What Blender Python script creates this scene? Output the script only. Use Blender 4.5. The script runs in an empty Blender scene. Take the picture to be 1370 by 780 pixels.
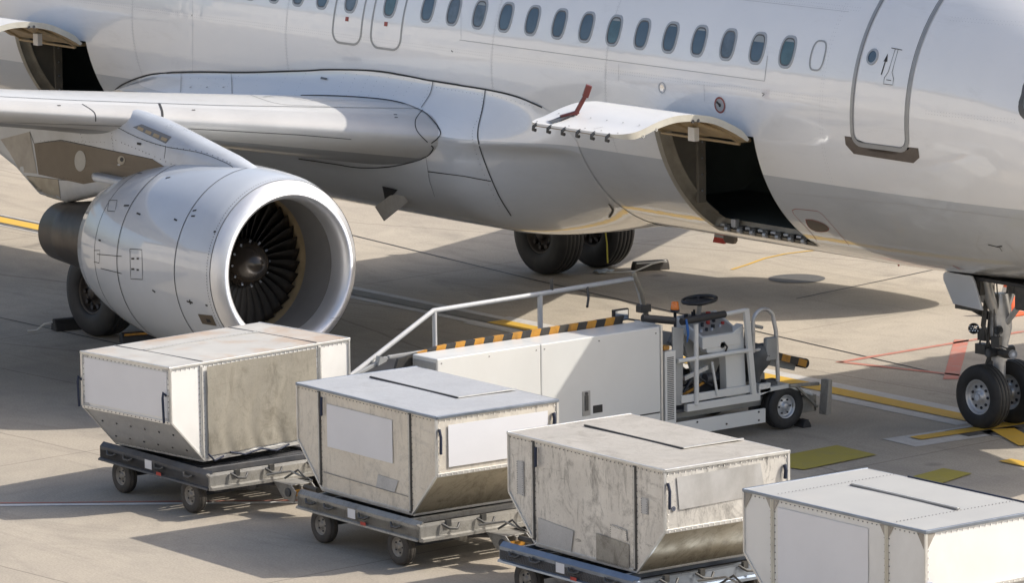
import bpy, math, random
import numpy as np
from mathutils import Vector, Matrix
from mathutils.bvhtree import BVHTree
random.seed(7)
sc = bpy.context.scene
C = bpy.context.scene.collection
PI = math.pi
R = math.radians

def V(s, y, z):                 # aircraft coordinates: s metres aft of the nose, y starboard, z up
    return Vector((-s, -y, z))

# ------------------------------------------------------------------ materials
MAT = {}
def nd(nt, t, **k):
    n = nt.nodes.new(t)
    for a, b in k.items():
        setattr(n, a, b)
    return n
def ramp(nt, fac, stops):
    r = nd(nt, 'ShaderNodeValToRGB')
    el = r.color_ramp.elements
    while len(el) < len(stops): el.new(0.5)
    for e, (p, c) in zip(el, stops):
        e.position = p
        e.color = (c[0], c[1], c[2], 1) if hasattr(c, '__len__') else (c, c, c, 1)
    nt.links.new(fac, r.inputs[0])
    return r.outputs[0]
def noise(nt, vec, scale, detail=4, rough=0.55, dist=0.0, sc3=None):
    if sc3:
        m = nd(nt, 'ShaderNodeMapping'); m.inputs['Scale'].default_value = sc3
        nt.links.new(vec, m.inputs[0]); vec = m.outputs[0]
    n = nd(nt, 'ShaderNodeTexNoise')
    n.inputs['Scale'].default_value = scale; n.inputs['Detail'].default_value = detail
    n.inputs['Roughness'].default_value = rough; n.inputs['Distortion'].default_value = dist
    nt.links.new(vec, n.inputs['Vector'])
    return n.outputs[0]
def mix(nt, fac, a, b, mode='MIX'):
    m = nd(nt, 'ShaderNodeMix', data_type='RGBA', blend_type=mode)
    for sock, v in ((m.inputs[0], fac), (m.inputs[6], a), (m.inputs[7], b)):
        if isinstance(v, (int, float)): sock.default_value = v
        elif isinstance(v, tuple): sock.default_value = (v[0], v[1], v[2], 1)
        else: nt.links.new(v, sock)
    return m.outputs[2]
def newmat(name):
    m = bpy.data.materials.new(name); m.use_nodes = True
    nt = m.node_tree
    b = nt.nodes['Principled BSDF']
    g = nd(nt, 'ShaderNodeNewGeometry')
    return m, nt, b, g.outputs['Position']
def bump(nt, b, h, strength=0.2, dist=0.01):
    n = nd(nt, 'ShaderNodeBump'); n.inputs['Strength'].default_value = strength; n.inputs['Distance'].default_value = dist
    nt.links.new(h, n.inputs['Height']); nt.links.new(n.outputs[0], b.inputs['Normal'])
def objc(nt):
    t = nd(nt, 'ShaderNodeTexCoord'); return t.outputs['Object']
def simple(name, col, rough=0.5, metal=0.0, coat=0.0, ior=1.5, var=0.12, vs=6.0, dirt=None, dirtamt=0.3, bmp=0.0, emit=None):
    if name in MAT: return MAT[name]
    m, nt, b, pos = newmat(name)
    o = objc(nt)
    n = noise(nt, o, vs, 5, 0.6)
    c0 = tuple(max(0, c*(1-var)) for c in col); c1 = tuple(min(1, c*(1+var)) for c in col)
    base = ramp(nt, n, [(0.3, c0), (0.7, c1)])
    if dirt:
        n2 = noise(nt, o, vs*0.35, 8, 0.7, 0.4, (1, 1, 0.45))
        f = ramp(nt, n2, [(0.48, 0.0), (0.72, dirtamt)])
        base = mix(nt, f, base, dirt)
    nt.links.new(base, b.inputs['Base Color'])
    b.inputs['Metallic'].default_value = metal
    b.inputs['Coat Weight'].default_value = coat
    b.inputs['Coat Roughness'].default_value = 0.06 if ior < 1.6 else 0.025
    b.inputs['Coat IOR'].default_value = ior
    rr = nd(nt, 'ShaderNodeMapRange'); rr.inputs[3].default_value = max(0.02, rough-0.08); rr.inputs[4].default_value = min(1, rough+0.1)
    nt.links.new(n, rr.inputs[0]); nt.links.new(rr.outputs[0], b.inputs['Roughness'])
    if bmp: bump(nt, b, noise(nt, o, vs*5, 3), bmp, 0.004)
    if emit:
        b.inputs['Emission Color'].default_value = (*emit, 1); b.inputs['Emission Strength'].default_value = 1
    MAT[name] = m
    return m

def fuselage_paint():
    m, nt, b, pos = newmat('fuselage_paint')
    sx = nd(nt, 'ShaderNodeSeparateXYZ'); nt.links.new(pos, sx.inputs[0])
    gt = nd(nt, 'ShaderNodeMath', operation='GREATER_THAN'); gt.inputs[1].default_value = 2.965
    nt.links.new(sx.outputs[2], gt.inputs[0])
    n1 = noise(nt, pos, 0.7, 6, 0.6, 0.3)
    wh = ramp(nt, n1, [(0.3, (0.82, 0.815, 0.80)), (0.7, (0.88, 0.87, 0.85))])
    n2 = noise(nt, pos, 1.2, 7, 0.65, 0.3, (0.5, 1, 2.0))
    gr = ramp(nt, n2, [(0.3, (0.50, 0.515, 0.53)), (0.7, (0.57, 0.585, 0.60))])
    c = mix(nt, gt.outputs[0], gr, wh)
    n3 = noise(nt, pos, 2.3, 9, 0.75, 0.6, (0.35, 1.0, 1.4))
    c = mix(nt, ramp(nt, n3, [(0.55, 0.0), (0.8, 0.22)]), c, (0.36, 0.33, 0.28))
    nt.links.new(c, b.inputs['Base Color'])
    b.inputs['Roughness'].default_value = 0.32
    b.inputs['Coat Weight'].default_value = 1.0
    b.inputs['Coat Roughness'].default_value = 0.03
    b.inputs['Coat IOR'].default_value = 1.8
    # slight oil-canning of the skin between frames
    h = noise(nt, pos, 1.9, 2, 0.5, 0.0, (1, 1, 1.6))
    n = nd(nt, 'ShaderNodeBump'); n.inputs['Strength'].default_value = 0.35; n.inputs['Distance'].default_value = 0.012
    nt.links.new(h, n.inputs['Height']); nt.links.new(n.outputs[0], b.inputs['Normal']); nt.links.new(n.outputs[0], b.inputs['Coat Normal'])
    return m

def concrete():
    m, nt, b, pos = newmat('apron_concrete')
    big = noise(nt, pos, 0.12, 6, 0.6, 0.5)
    base = ramp(nt, big, [(0.3, (0.345, 0.305, 0.248)), (0.7, (0.435, 0.39, 0.322))])
    mid = noise(nt, pos, 0.9, 9, 0.7, 0.8)
    base = mix(nt, ramp(nt, mid, [(0.42, 0.0), (0.72, 0.55)]), base, (0.26, 0.235, 0.2))
    st = noise(nt, pos, 0.45, 8, 0.72, 1.4, (0.5, 1.6, 1))
    base = mix(nt, ramp(nt, st, [(0.52, 0.0), (0.75, 0.6)]), base, (0.2, 0.18, 0.155))
    ty = noise(nt, pos, 0.9, 9, 0.8, 0.3, (0.10, 2.2, 1))      # rubbed tyre tracks along the taxi line
    base = mix(nt, ramp(nt, ty, [(0.55, 0.0), (0.72, 0.45)]), base, (0.17, 0.16, 0.145))
    ty2 = noise(nt, pos, 1.4, 9, 0.8, 0.3, (1.6, 0.12, 1))
    base = mix(nt, ramp(nt, ty2, [(0.58, 0.0), (0.74, 0.3)]), base, (0.2, 0.185, 0.165))
    fine = noise(nt, pos, 38, 4, 0.75)
    base = mix(nt, 0.7, base, ramp(nt, fine, [(0.25, 0.33), (0.75, 0.69)]), 'OVERLAY')
    # dark oil drips
    vo = nd(nt, 'ShaderNodeTexVoronoi'); vo.inputs['Scale'].default_value = 0.55; nt.links.new(pos, vo.inputs['Vector'])
    spots = ramp(nt, vo.outputs['Distance'], [(0.02, 0.55), (0.09, 0.0)])
    base = mix(nt, spots, base, (0.08, 0.075, 0.07))
    # slab joints
    mp = nd(nt, 'ShaderNodeMapping'); mp.inputs['Location'].default_value = (0.9, 2.15, 0); mp.inputs['Rotation'].default_value = (0, 0, R(-3.2))
    nt.links.new(pos, mp.inputs[0])
    wob = noise(nt, pos, 3.0, 3)
    s = nd(nt, 'ShaderNodeSeparateXYZ'); nt.links.new(mp.outputs[0], s.inputs[0])
    fs = []
    for ax in (0, 1):
        w = nd(nt, 'ShaderNodeMath', operation='MULTIPLY_ADD'); w.inputs[1].default_value = 0.02; nt.links.new(wob, w.inputs[0]); nt.links.new(s.outputs[ax], w.inputs[2])
        d = nd(nt, 'ShaderNodeMath', operation='DIVIDE'); d.inputs[1].default_value = 7.1; nt.links.new(w.outputs[0], d.inputs[0])
        f = nd(nt, 'ShaderNodeMath', operation='FRACT'); nt.links.new(d.outputs[0], f.inputs[0])
        a = nd(nt, 'ShaderNodeMath', operation='SUBTRACT'); a.inputs[1].default_value = 0.5; nt.links.new(f.outputs[0], a.inputs[0])
        bb = nd(nt, 'ShaderNodeMath', operation='ABSOLUTE'); nt.links.new(a.outputs[0], bb.inputs[0])
        cc = nd(nt, 'ShaderNodeMath', operation='LESS_THAN'); cc.inputs[1].default_value = 0.0016; nt.links.new(bb.outputs[0], cc.inputs[0])
        fs.append(cc.outputs[0])
    mx = nd(nt, 'ShaderNodeMath', operation='MAXIMUM'); nt.links.new(fs[0], mx.inputs[0]); nt.links.new(fs[1], mx.inputs[1])
    mj = nd(nt, 'ShaderNodeMath', operation='MULTIPLY'); mj.inputs[1].default_value = 0.45; nt.links.new(mx.outputs[0], mj.inputs[0])
    base = mix(nt, mj.outputs[0], base, (0.06, 0.055, 0.05))
    # hairline cracks
    v2 = nd(nt, 'ShaderNodeTexVoronoi', feature='DISTANCE_TO_EDGE'); v2.inputs['Scale'].default_value = 0.16
    mm = nd(nt, 'ShaderNodeMapping'); mm.inputs['Scale'].default_value = (0.35, 1.2, 1)
    wv = nd(nt, 'ShaderNodeMixRGB'); wv.inputs[0].default_value = 0.12; nt.links.new(pos, wv.inputs[1])
    nn = nd(nt, 'ShaderNodeTexNoise'); nn.inputs['Scale'].default_value = 1.2; nt.links.new(pos, nn.inputs['Vector']); nt.links.new(nn.outputs['Color'], wv.inputs[2])
    nt.links.new(wv.outputs[0], mm.inputs[0]); nt.links.new(mm.outputs[0], v2.inputs['Vector'])
    base = mix(nt, ramp(nt, v2.outputs['Distance'], [(0.0, 0.5), (0.0035, 0.0)]), base, (0.1, 0.09, 0.08))
    nt.links.new(base, b.inputs['Base Color'])
    b.inputs['Roughness'].default_value = 0.8
    b.inputs['Specular IOR Level'].default_value = 0.35
    bump(nt, b, fine, 0.35, 0.004)
    return m

def worn_line(name, col, under=(0.33, 0.30, 0.26), wear=0.5):
    m, nt, b, pos = newmat(name)
    n = noise(nt, pos, 3.2, 9, 0.75, 0.7)
    n2 = noise(nt, pos, 30, 4, 0.7)
    c = mix(nt, ramp(nt, n, [(0.45, 0.0), (0.75, wear)]), col, under)
    c = mix(nt, ramp(nt, n2, [(0.5, 0.0), (0.8, wear*0.8)]), c, under)
    nt.links.new(c, b.inputs['Base Color']); b.inputs['Roughness'].default_value = 0.7
    return m

def worn_metal(name, a, c, spot, amt=0.5, metal=0.6, rough=0.4, scratch=0.35):
    m, nt, b, pos = newmat(name)
    o = objc(nt)
    n1 = noise(nt, o, 1.6, 6, 0.65, 0.5)
    base = ramp(nt, n1, [(0.3, a), (0.7, c)])
    n2 = noise(nt, o, 3.2, 10, 0.78, 1.0, (1.0, 1.0, 0.7))
    base = mix(nt, ramp(nt, n2, [(0.5, 0.0), (0.66, amt)]), base, spot)
    n3 = noise(nt, o, 8, 8, 0.78, 0.5, (1.2, 1.2, 0.3))
    base = mix(nt, ramp(nt, n3, [(0.54, 0.0), (0.7, scratch)]), base, tuple(x*0.55 for x in spot))
    n5 = noise(nt, o, 1.15, 9, 0.82, 1.6, (1.0, 1.0, 0.8))
    base = mix(nt, ramp(nt, n5, [(0.56, 0.0), (0.60, amt*0.4)]), base, tuple(x*0.8 for x in spot))
    n6 = noise(nt, o, 7, 8, 0.85, 2.2, (0.35, 0.35, 1.6))
    base = mix(nt, ramp(nt, n6, [(0.6, 0.0), (0.64, scratch*0.8)]), base, tuple(x*0.4 for x in spot))
    n4 = noise(nt, o, 55, 3, 0.7)
    base = mix(nt, 0.35, base, ramp(nt, n4, [(0.3, 0.4), (0.7, 0.62)]), 'OVERLAY')
    nt.links.new(base, b.inputs['Base Color'])
    b.inputs['Metallic'].default_value = metal
    rr = nd(nt, 'ShaderNodeMapRange'); rr.inputs[3].default_value = rough-0.12; rr.inputs[4].default_value = rough+0.22
    nt.links.new(n2, rr.inputs[0]); nt.links.new(rr.outputs[0], b.inputs['Roughness'])
    bump(nt, b, noise(nt, o, 2.4, 3, 0.5, 0.2), 0.5, 0.012)
    return m

MAT['fus'] = fuselage_paint()
MAT['concrete'] = concrete()
MAT['yellow'] = worn_line('yellow_marking', (0.62, 0.38, 0.035), wear=0.25)
MAT['yellow_old'] = worn_line('old_yellow_marking', (0.36, 0.30, 0.045), (0.24, 0.22, 0.13), 0.4)
MAT['greyline'] = worn_line('grey_marking', (0.54, 0.53, 0.51), wear=0.6)
MAT['blackline'] = worn_line('black_marking', (0.07, 0.07, 0.07), wear=0.4)
MAT['whiteline'] = worn_line('white_marking', (0.72, 0.71, 0.68), wear=0.35)
MAT['wornmid'] = worn_line('worn_middle', (0.17, 0.15, 0.11), (0.3, 0.27, 0.22), 0.5)
MAT['drain'] = worn_line('drain_cover', (0.09, 0.09, 0.09), (0.2, 0.18, 0.15), 0.4)
MAT['redline'] = worn_line('red_marking', (0.50, 0.17, 0.12), wear=0.75)
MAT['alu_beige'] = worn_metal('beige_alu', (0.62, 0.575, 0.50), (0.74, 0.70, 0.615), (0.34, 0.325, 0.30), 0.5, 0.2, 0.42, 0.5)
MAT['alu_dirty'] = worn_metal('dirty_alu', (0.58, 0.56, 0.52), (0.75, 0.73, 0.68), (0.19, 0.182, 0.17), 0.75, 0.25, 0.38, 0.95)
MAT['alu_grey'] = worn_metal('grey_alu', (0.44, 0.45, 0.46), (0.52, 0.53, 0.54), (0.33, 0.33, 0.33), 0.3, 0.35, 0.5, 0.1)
MAT['gold_reflection_alu'] = worn_metal('underside_alu', (0.36, 0.32, 0.24), (0.47, 0.42, 0.32), (0.18, 0.155, 0.11), 0.6, 0.45, 0.42, 0.5)  # gold tone paints the sunlit ground's reflection into the sloped panels
MAT['galv'] = worn_metal('galvanised', (0.27, 0.265, 0.25), (0.38, 0.37, 0.34), (0.13, 0.115, 0.095), 0.6, 0.5, 0.45, 0.3)
MAT['white_panel'] = simple('white_panel', (0.74, 0.74, 0.72), 0.45, var=0.05, vs=1.5, dirt=(0.48, 0.46, 0.42), dirtamt=0.35)
MAT['white_roof'] = simple('white_roof', (0.47, 0.46, 0.43), 0.5, var=0.08, vs=3.4, dirt=(0.42, 0.23, 0.09), dirtamt=0.75)
MAT['white_roof2'] = simple('clean_white_roof', (0.40, 0.40, 0.385), 0.5, var=0.05, vs=1.5, dirt=(0.5, 0.45, 0.38), dirtamt=0.25)
MAT['tan_roof'] = worn_metal('tan_roof', (0.40, 0.375, 0.33), (0.50, 0.47, 0.42), (0.27, 0.245, 0.21), 0.55, 0.2, 0.5, 0.2)
MAT['placard'] = simple('placard', (0.72, 0.73, 0.76), 0.4, var=0.03, vs=2)
MAT['placard_dim'] = simple('placard_dim', (0.46, 0.455, 0.44), 0.5, var=0.10, vs=5, dirt=(0.28, 0.265, 0.24), dirtamt=0.6)
MAT['rivet'] = simple('rivet_grey', (0.26, 0.255, 0.24), 0.4, 0.5)
MAT['rim_dusty'] = simple('dusty_rim', (0.25, 0.235, 0.21), 0.5, 0.3, var=0.2, vs=14, dirt=(0.10, 0.09, 0.08), dirtamt=0.5)
MAT['edge'] = simple('edge_extrusion', (0.66, 0.66, 0.64), 0.35, 0.6, var=0.1, vs=9)
MAT['edge_blue'] = simple('bluish_edge', (0.26, 0.30, 0.36), 0.3, 0.7, var=0.15, vs=5)
MAT['canvas'] = worn_metal('canvas', (0.225, 0.21, 0.175), (0.31, 0.29, 0.24), (0.13, 0.115, 0.085), 0.6, 0.0, 0.7, 0.45)
MAT['loader_white'] = simple('loader_white', (0.66, 0.67, 0.655), 0.35, coat=0.2, var=0.03, vs=1.2, dirt=(0.5, 0.48, 0.44), dirtamt=0.2)
MAT['loader_grey'] = simple('loader_grey', (0.34, 0.35, 0.35), 0.5, var=0.1, vs=3, dirt=(0.15, 0.14, 0.13), dirtamt=0.4)
MAT['darkframe'] = simple('dark_frame', (0.075, 0.08, 0.09), 0.5, 0.2, var=0.3, vs=4, dirt=(0.16, 0.14, 0.12), dirtamt=0.4)
MAT['black'] = simple('black_plastic', (0.022, 0.023, 0.026), 0.45, var=0.25, vs=8)
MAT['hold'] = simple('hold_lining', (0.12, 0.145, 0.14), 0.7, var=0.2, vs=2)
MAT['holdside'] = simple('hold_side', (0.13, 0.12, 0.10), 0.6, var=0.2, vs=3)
MAT['rubber'] = simple('rubber', (0.022, 0.023, 0.025), 0.62, var=0.25, vs=9, dirt=(0.06, 0.057, 0.052), dirtamt=0.45)
MAT['rubber_dusty'] = simple('dusty_rubber', (0.05, 0.046, 0.042), 0.75, var=0.3, vs=9, dirt=(0.12, 0.105, 0.09), dirtamt=0.5)
MAT['rim'] = simple('rim_silver', (0.50, 0.52, 0.55), 0.35, 0.5, var=0.12, vs=12)
MAT['rim_dark'] = simple('rim_brown', (0.05, 0.043, 0.038), 0.5, 0.4, var=0.35, vs=9)
MAT['gear'] = simple('gear_grey', (0.55, 0.56, 0.57), 0.3, 0.4, var=0.2, vs=6, dirt=(0.18, 0.16, 0.14), dirtamt=0.4)
MAT['geardark'] = simple('gear_dark', (0.09, 0.09, 0.088), 0.45, 0.4, var=0.3, vs=9)
MAT['chrome'] = simple('chrome', (0.8, 0.8, 0.8), 0.12, 1.0, var=0.03)
MAT['lip'] = simple('polished_lip', (0.74, 0.75, 0.77), 0.42, 0.7, var=0.03, vs=2)
MAT['nacelle'] = simple('nacelle_paint', (0.52, 0.555, 0.60), 0.35, 0.0, coat=1.0, ior=1.85, var=0.04, vs=1.0, dirt=(0.42, 0.42, 0.42), dirtamt=0.3)
MAT['liner'] = simple('acoustic_liner', (0.24, 0.235, 0.23), 0.45, 0.3, var=0.08, vs=3)
MAT['tanring'] = simple('tan_ring', (0.42, 0.32, 0.19), 0.5, 0.2, var=0.15, vs=6)
MAT['blade'] = simple('titanium_blade', (0.035, 0.030, 0.025), 0.4, 0.5, var=0.2, vs=3)
MAT['spinner'] = simple('spinner_black', (0.05, 0.04, 0.032), 0.22, 0.4, coat=0.5, var=0.1)
MAT['exhaust'] = simple('exhaust_metal', (0.10, 0.09, 0.082), 0.4, 0.8, var=0.35, vs=2.5, dirt=(0.2, 0.17, 0.14), dirtamt=0.4)
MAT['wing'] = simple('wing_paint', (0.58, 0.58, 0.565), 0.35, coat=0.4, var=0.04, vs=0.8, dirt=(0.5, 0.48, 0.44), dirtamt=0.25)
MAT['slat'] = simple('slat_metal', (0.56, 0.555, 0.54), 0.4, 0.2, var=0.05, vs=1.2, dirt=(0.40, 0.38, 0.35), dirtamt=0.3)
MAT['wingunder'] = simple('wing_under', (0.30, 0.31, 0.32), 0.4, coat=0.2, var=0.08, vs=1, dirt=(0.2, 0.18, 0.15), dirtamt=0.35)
MAT['brown'] = simple('brown_panel', (0.135, 0.112, 0.085), 0.38, 0.3, var=0.12, vs=3, dirt=(0.09, 0.075, 0.06), dirtamt=0.4)
MAT['pylon'] = simple('pylon_paint', (0.48, 0.51, 0.55), 0.3, coat=0.4, var=0.08, vs=2, dirt=(0.26, 0.25, 0.23), dirtamt=0.4)
MAT['streaky'] = simple('streaky_grey', (0.33, 0.31, 0.28), 0.4, coat=0.2, var=0.2, vs=3, dirt=(0.17, 0.14, 0.10), dirtamt=0.6)
MAT['lineblk'] = simple('seam_black', (0.03, 0.03, 0.03), 0.6, var=0.1)
MAT['linegry'] = simple('seam_grey', (0.20, 0.20, 0.20), 0.6, var=0.1)
MAT['linelight'] = simple('seam_light', (0.42, 0.42, 0.42), 0.6, var=0.05)
MAT['framegrey'] = simple('frame_grey', (0.36, 0.36, 0.35), 0.4, 0.3, var=0.08)
MAT['winframe'] = simple('window_frame', (0.42, 0.42, 0.42), 0.35, 0.4, var=0.05)
MAT['seal'] = simple('window_seal', (0.10, 0.10, 0.10), 0.5)
MAT['glass'] = simple('cabin_glass', (0.055, 0.085, 0.11), 0.08, 0.0, coat=1.0, var=0.25, vs=1.4)
MAT['glass2'] = simple('green_glass', (0.06, 0.115, 0.12), 0.08, 0.0, coat=1.0, var=0.3, vs=5)
MAT['glass3'] = simple('grey_glass', (0.09, 0.11, 0.125), 0.1, 0.0, coat=1.0, var=0.35, vs=6)
MAT['blind'] = simple('window_blind', (0.30, 0.33, 0.34), 0.5, var=0.05)
MAT['red'] = simple('red_paint', (0.42, 0.05, 0.035), 0.45, var=0.15)
MAT['darkred'] = simple('dark_red', (0.15, 0.025, 0.02), 0.4, coat=0.2, var=0.2)
MAT['redthin'] = simple('red_outline', (0.34, 0.09, 0.07), 0.6)
MAT['scuff'] = simple('scuff_plate', (0.16, 0.135, 0.115), 0.45, 0.5, var=0.15, vs=5)
MAT['tanframe2'] = simple('olive_primer', (0.17, 0.155, 0.13), 0.5, var=0.15, vs=5)
MAT['tanframe'] = simple('tan_primer', (0.36, 0.33, 0.27), 0.45, 0.3, var=0.18, vs=5, dirt=(0.2, 0.16, 0.11), dirtamt=0.5)
MAT['cream'] = simple('cream_edge', (0.62, 0.60, 0.52), 0.45, var=0.08, vs=4, dirt=(0.35, 0.27, 0.17), dirtamt=0.4)
MAT['doorwhite'] = simple('cargo_door_white', (0.74, 0.74, 0.73), 0.35, coat=0.3, var=0.03, vs=2)
MAT['insul'] = simple('door_lining', (0.36, 0.26, 0.14), 0.5, var=0.25, vs=4)
MAT['orange'] = simple('beacon_orange', (0.75, 0.20, 0.02), 0.25, coat=0.6, var=0.1)
MAT['hazard_y'] = simple('hazard_yellow', (0.50, 0.24, 0.03), 0.5, var=0.15, vs=12, dirt=(0.06, 0.05, 0.04), dirtamt=0.85)
MAT['hazard_k'] = simple('hazard_black', (0.03, 0.03, 0.03), 0.6, var=0.2, dirt=(0.18, 0.15, 0.10), dirtamt=0.4)
MAT['strap'] = simple('navy_strap', (0.02, 0.028, 0.055), 0.7, var=0.15)
MAT['bluecloth'] = simple('blue_cloth', (0.03, 0.12, 0.38), 0.7, var=0.15)
MAT['cover'] = simple('grey_cover', (0.10, 0.105, 0.11), 0.55, var=0.2, vs=5, bmp=0.4)
MAT['rope'] = simple('white_rope', (0.62, 0.62, 0.60), 0.7)
MAT['yrope'] = simple('yellow_rope', (0.42, 0.38, 0.05), 0.6)
MAT['mirror'] = simple('mirror', (0.75, 0.8, 0.85), 0.05, 1.0, var=0.02)
MAT['cone'] = simple('cone_orange', (0.75, 0.13, 0.04), 0.5, var=0.08)
MAT['tube'] = simple('rail_paint', (0.56, 0.57, 0.57), 0.35, coat=0.2, var=0.06, vs=6, dirt=(0.3, 0.28, 0.25), dirtamt=0.3)
MAT['belt'] = simple('belt_rubber', (0.04, 0.04, 0.042), 0.75, var=0.2)
MAT['bridge'] = simple('bridge_panel', (0.5, 0.5, 0.5), 0.45, var=0.06, vs=1)
MAT['bounce_wall'] = simple('bounce_wall_paint', (0.62, 0.60, 0.56), 0.7, var=0.06, vs=.5)  # pale wall of the building added for bounce light
MAT['bag'] = simple('plastic_sheet', (0.45, 0.52, 0.58), 0.3, var=0.1)

# ------------------------------------------------------------------ mesh builder
class MB:
    def __init__(s): s.v = []; s.f = []; s.mi = []; s.sm = []
    def add(s, vs, fs, mi=0, smooth=False):
        n = len(s.v); s.v += [tuple(p) for p in vs]
        for f in fs: s.f.append(tuple(n+i for i in f)); s.mi.append(mi); s.sm.append(smooth)
        return s
    def box(s, a, b, mi=0):          # corners in the caller's own frame
        x0, x1 = sorted((a[0], b[0])); y0, y1 = sorted((a[1], b[1])); z0, z1 = sorted((a[2], b[2]))
        vs = [(x, y, z) for z in (z0, z1) for y in (y0, y1) for x in (x0, x1)]
        return s.add(vs, [(0, 2, 3, 1), (4, 5, 7, 6), (0, 1, 5, 4), (2, 6, 7, 3), (0, 4, 6, 2), (1, 3, 7, 5)], mi)
    def sbox(s, s0, s1, y0, y1, z0, z1, mi=0):   # box in aircraft coordinates
        return s.box(V(s0, y0, z0), V(s1, y1, z1), mi)
    def bar(s, p, q, w, h, up=(0, 0, 1), mi=0):
        p = Vector(p); q = Vector(q); t = (q-p).normalized(); up = Vector(up)
        if abs(t.dot(up)) > 0.97: up = Vector((1, 0, 0)) if abs(t.x) < 0.9 else Vector((0, 1, 0))
        a = t.cross(up).normalized()*w/2; b = a.cross(t).normalized()*h/2
        vs = [e+x*a+y*b for e in (p, q) for x, y in ((-1, -1), (1, -1), (1, 1), (-1, 1))]
        return s.add(vs, [(0, 3, 2, 1), (4, 5, 6, 7), (0, 1, 5, 4), (1, 2, 6, 5), (2, 3, 7, 6), (3, 0, 4, 7)], mi)
    def tube(s, pts, r, n=8, closed=False, mi=0, cap=True):
        pts = [Vector(p) for p in pts]; N = len(pts)
        rr = r if isinstance(r, (list, tuple)) else [r]*N
        vs = []; prev = None
        for i, p in enumerate(pts):
            if closed: t = (pts[(i+1) % N]-pts[i-1])
            else: t = (pts[min(i+1, N-1)]-pts[max(i-1, 0)])
            t.normalize()
            if prev is None:
                a = t.cross(Vector((0, 0, 1)))
                if a.length < 0.1: a = t.cross(Vector((1, 0, 0)))
            else: a = prev - t*prev.dot(t)
            a.normalize(); prev = a; b = t.cross(a)
            for k in range(n):
                an = 2*PI*k/n; vs.append(p + (a*math.cos(an)+b*math.sin(an))*rr[i])
        fs = []
        for i in range(N if closed else N-1):
            j = (i+1) % N
            for k in range(n):
                k2 = (k+1) % n; fs.append((i*n+k, i*n+k2, j*n+k2, j*n+k))
        s.add(vs, fs, mi, True)
        if cap and not closed:
            s.add(vs[:n], [tuple(range(n))[::-1]], mi); s.add(vs[-n:], [tuple(range(n))], mi)
        return s
    def lathe(s, o, ax, prof, n=32, mi=0, smooth=True, a0=0, a1=2*PI):
        o = Vector(o); ax = Vector(ax).normalized()
        u = ax.cross(Vector((0, 0, 1)))
        if u.length < 0.1: u = ax.cross(Vector((0, 1, 0)))
        u.normalize(); w = ax.cross(u); full = abs(a1-a0-2*PI) < 1e-6
        m = n if full else n+1; vs = []
        for a, r in prof:
            for k in range(m):
                an = a0+(a1-a0)*k/n; vs.append(o+ax*a+(u*math.cos(an)+w*math.sin(an))*r)
        fs = []
        for i in range(len(prof)-1):
            for k in range(n):
                k2 = (k+1) % m; fs.append((i*m+k, i*m+k2, (i+1)*m+k2, (i+1)*m+k))
        return s.add(vs, fs, mi, smooth)
    def cyl(s, p, q, r, n=16, mi=0):
        p = Vector(p); q = Vector(q); L = (q-p).length
        return s.lathe(p, q-p, [(0, 0.0001), (0, r), (0, r), (L, r), (L, r), (L, 0.0001)], n, mi)
    def prism(s, poly, d, mi=0):
        poly = [Vector(p) for p in poly]; d = Vector(d); n = len(poly)
        vs = poly+[p+d for p in poly]
        fs = [tuple(range(n))[::-1], tuple(range(n, 2*n))]+[(i, (i+1) % n, n+(i+1) % n, n+i) for i in range(n)]
        return s.add(vs, fs, mi)
    def grid(s, rows, mi=0, smooth=True, skip=None):
        n = len(rows[0]); vs = [p for r in rows for p in r]; fs = []
        for i in range(len(rows)-1):
            for j in range(n-1):
                if skip and skip(i, j): continue
                fs.append((i*n+j, i*n+j+1, (i+1)*n+j+1, (i+1)*n+j))
        return s.add(vs, fs, mi, smooth)
    def build(s, name, mats, parent=None, off=None, bevel=0.0, solid=0.0, recalc=True):
        me = bpy.data.meshes.new(name)
        o3 = off if off is not None else (root_off(parent))
        me.from_pydata([(p[0]-o3[0], p[1]-o3[1], p[2]-o3[2]) for p in s.v], [], s.f)
        if not isinstance(mats, (list, tuple)): mats = [mats]
        for m in mats: me.materials.append(MAT[m] if isinstance(m, str) else m)
        me.polygons.foreach_set('material_index', s.mi); me.polygons.foreach_set('use_smooth', s.sm)
        if recalc:
            import bmesh
            bm = bmesh.new(); bm.from_mesh(me); bmesh.ops.recalc_face_normals(bm, faces=bm.faces[:]); bm.to_mesh(me); bm.free()
        me.update()
        o = bpy.data.objects.new(name, me); C.objects.link(o)
        if parent is not None: o.parent = parent
        if solid:
            md = o.modifiers.new('solid', 'SOLIDIFY'); md.thickness = solid; md.offset = 0
        if bevel:
            md = o.modifiers.new('bevel', 'BEVEL'); md.width = bevel; md.segments = 2; md.limit_method = 'ANGLE'; md.angle_limit = R(40); md.harden_normals = False
        return o
    def bvh(s): return BVHTree.FromPolygons([tuple(p) for p in s.v], s.f)

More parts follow.
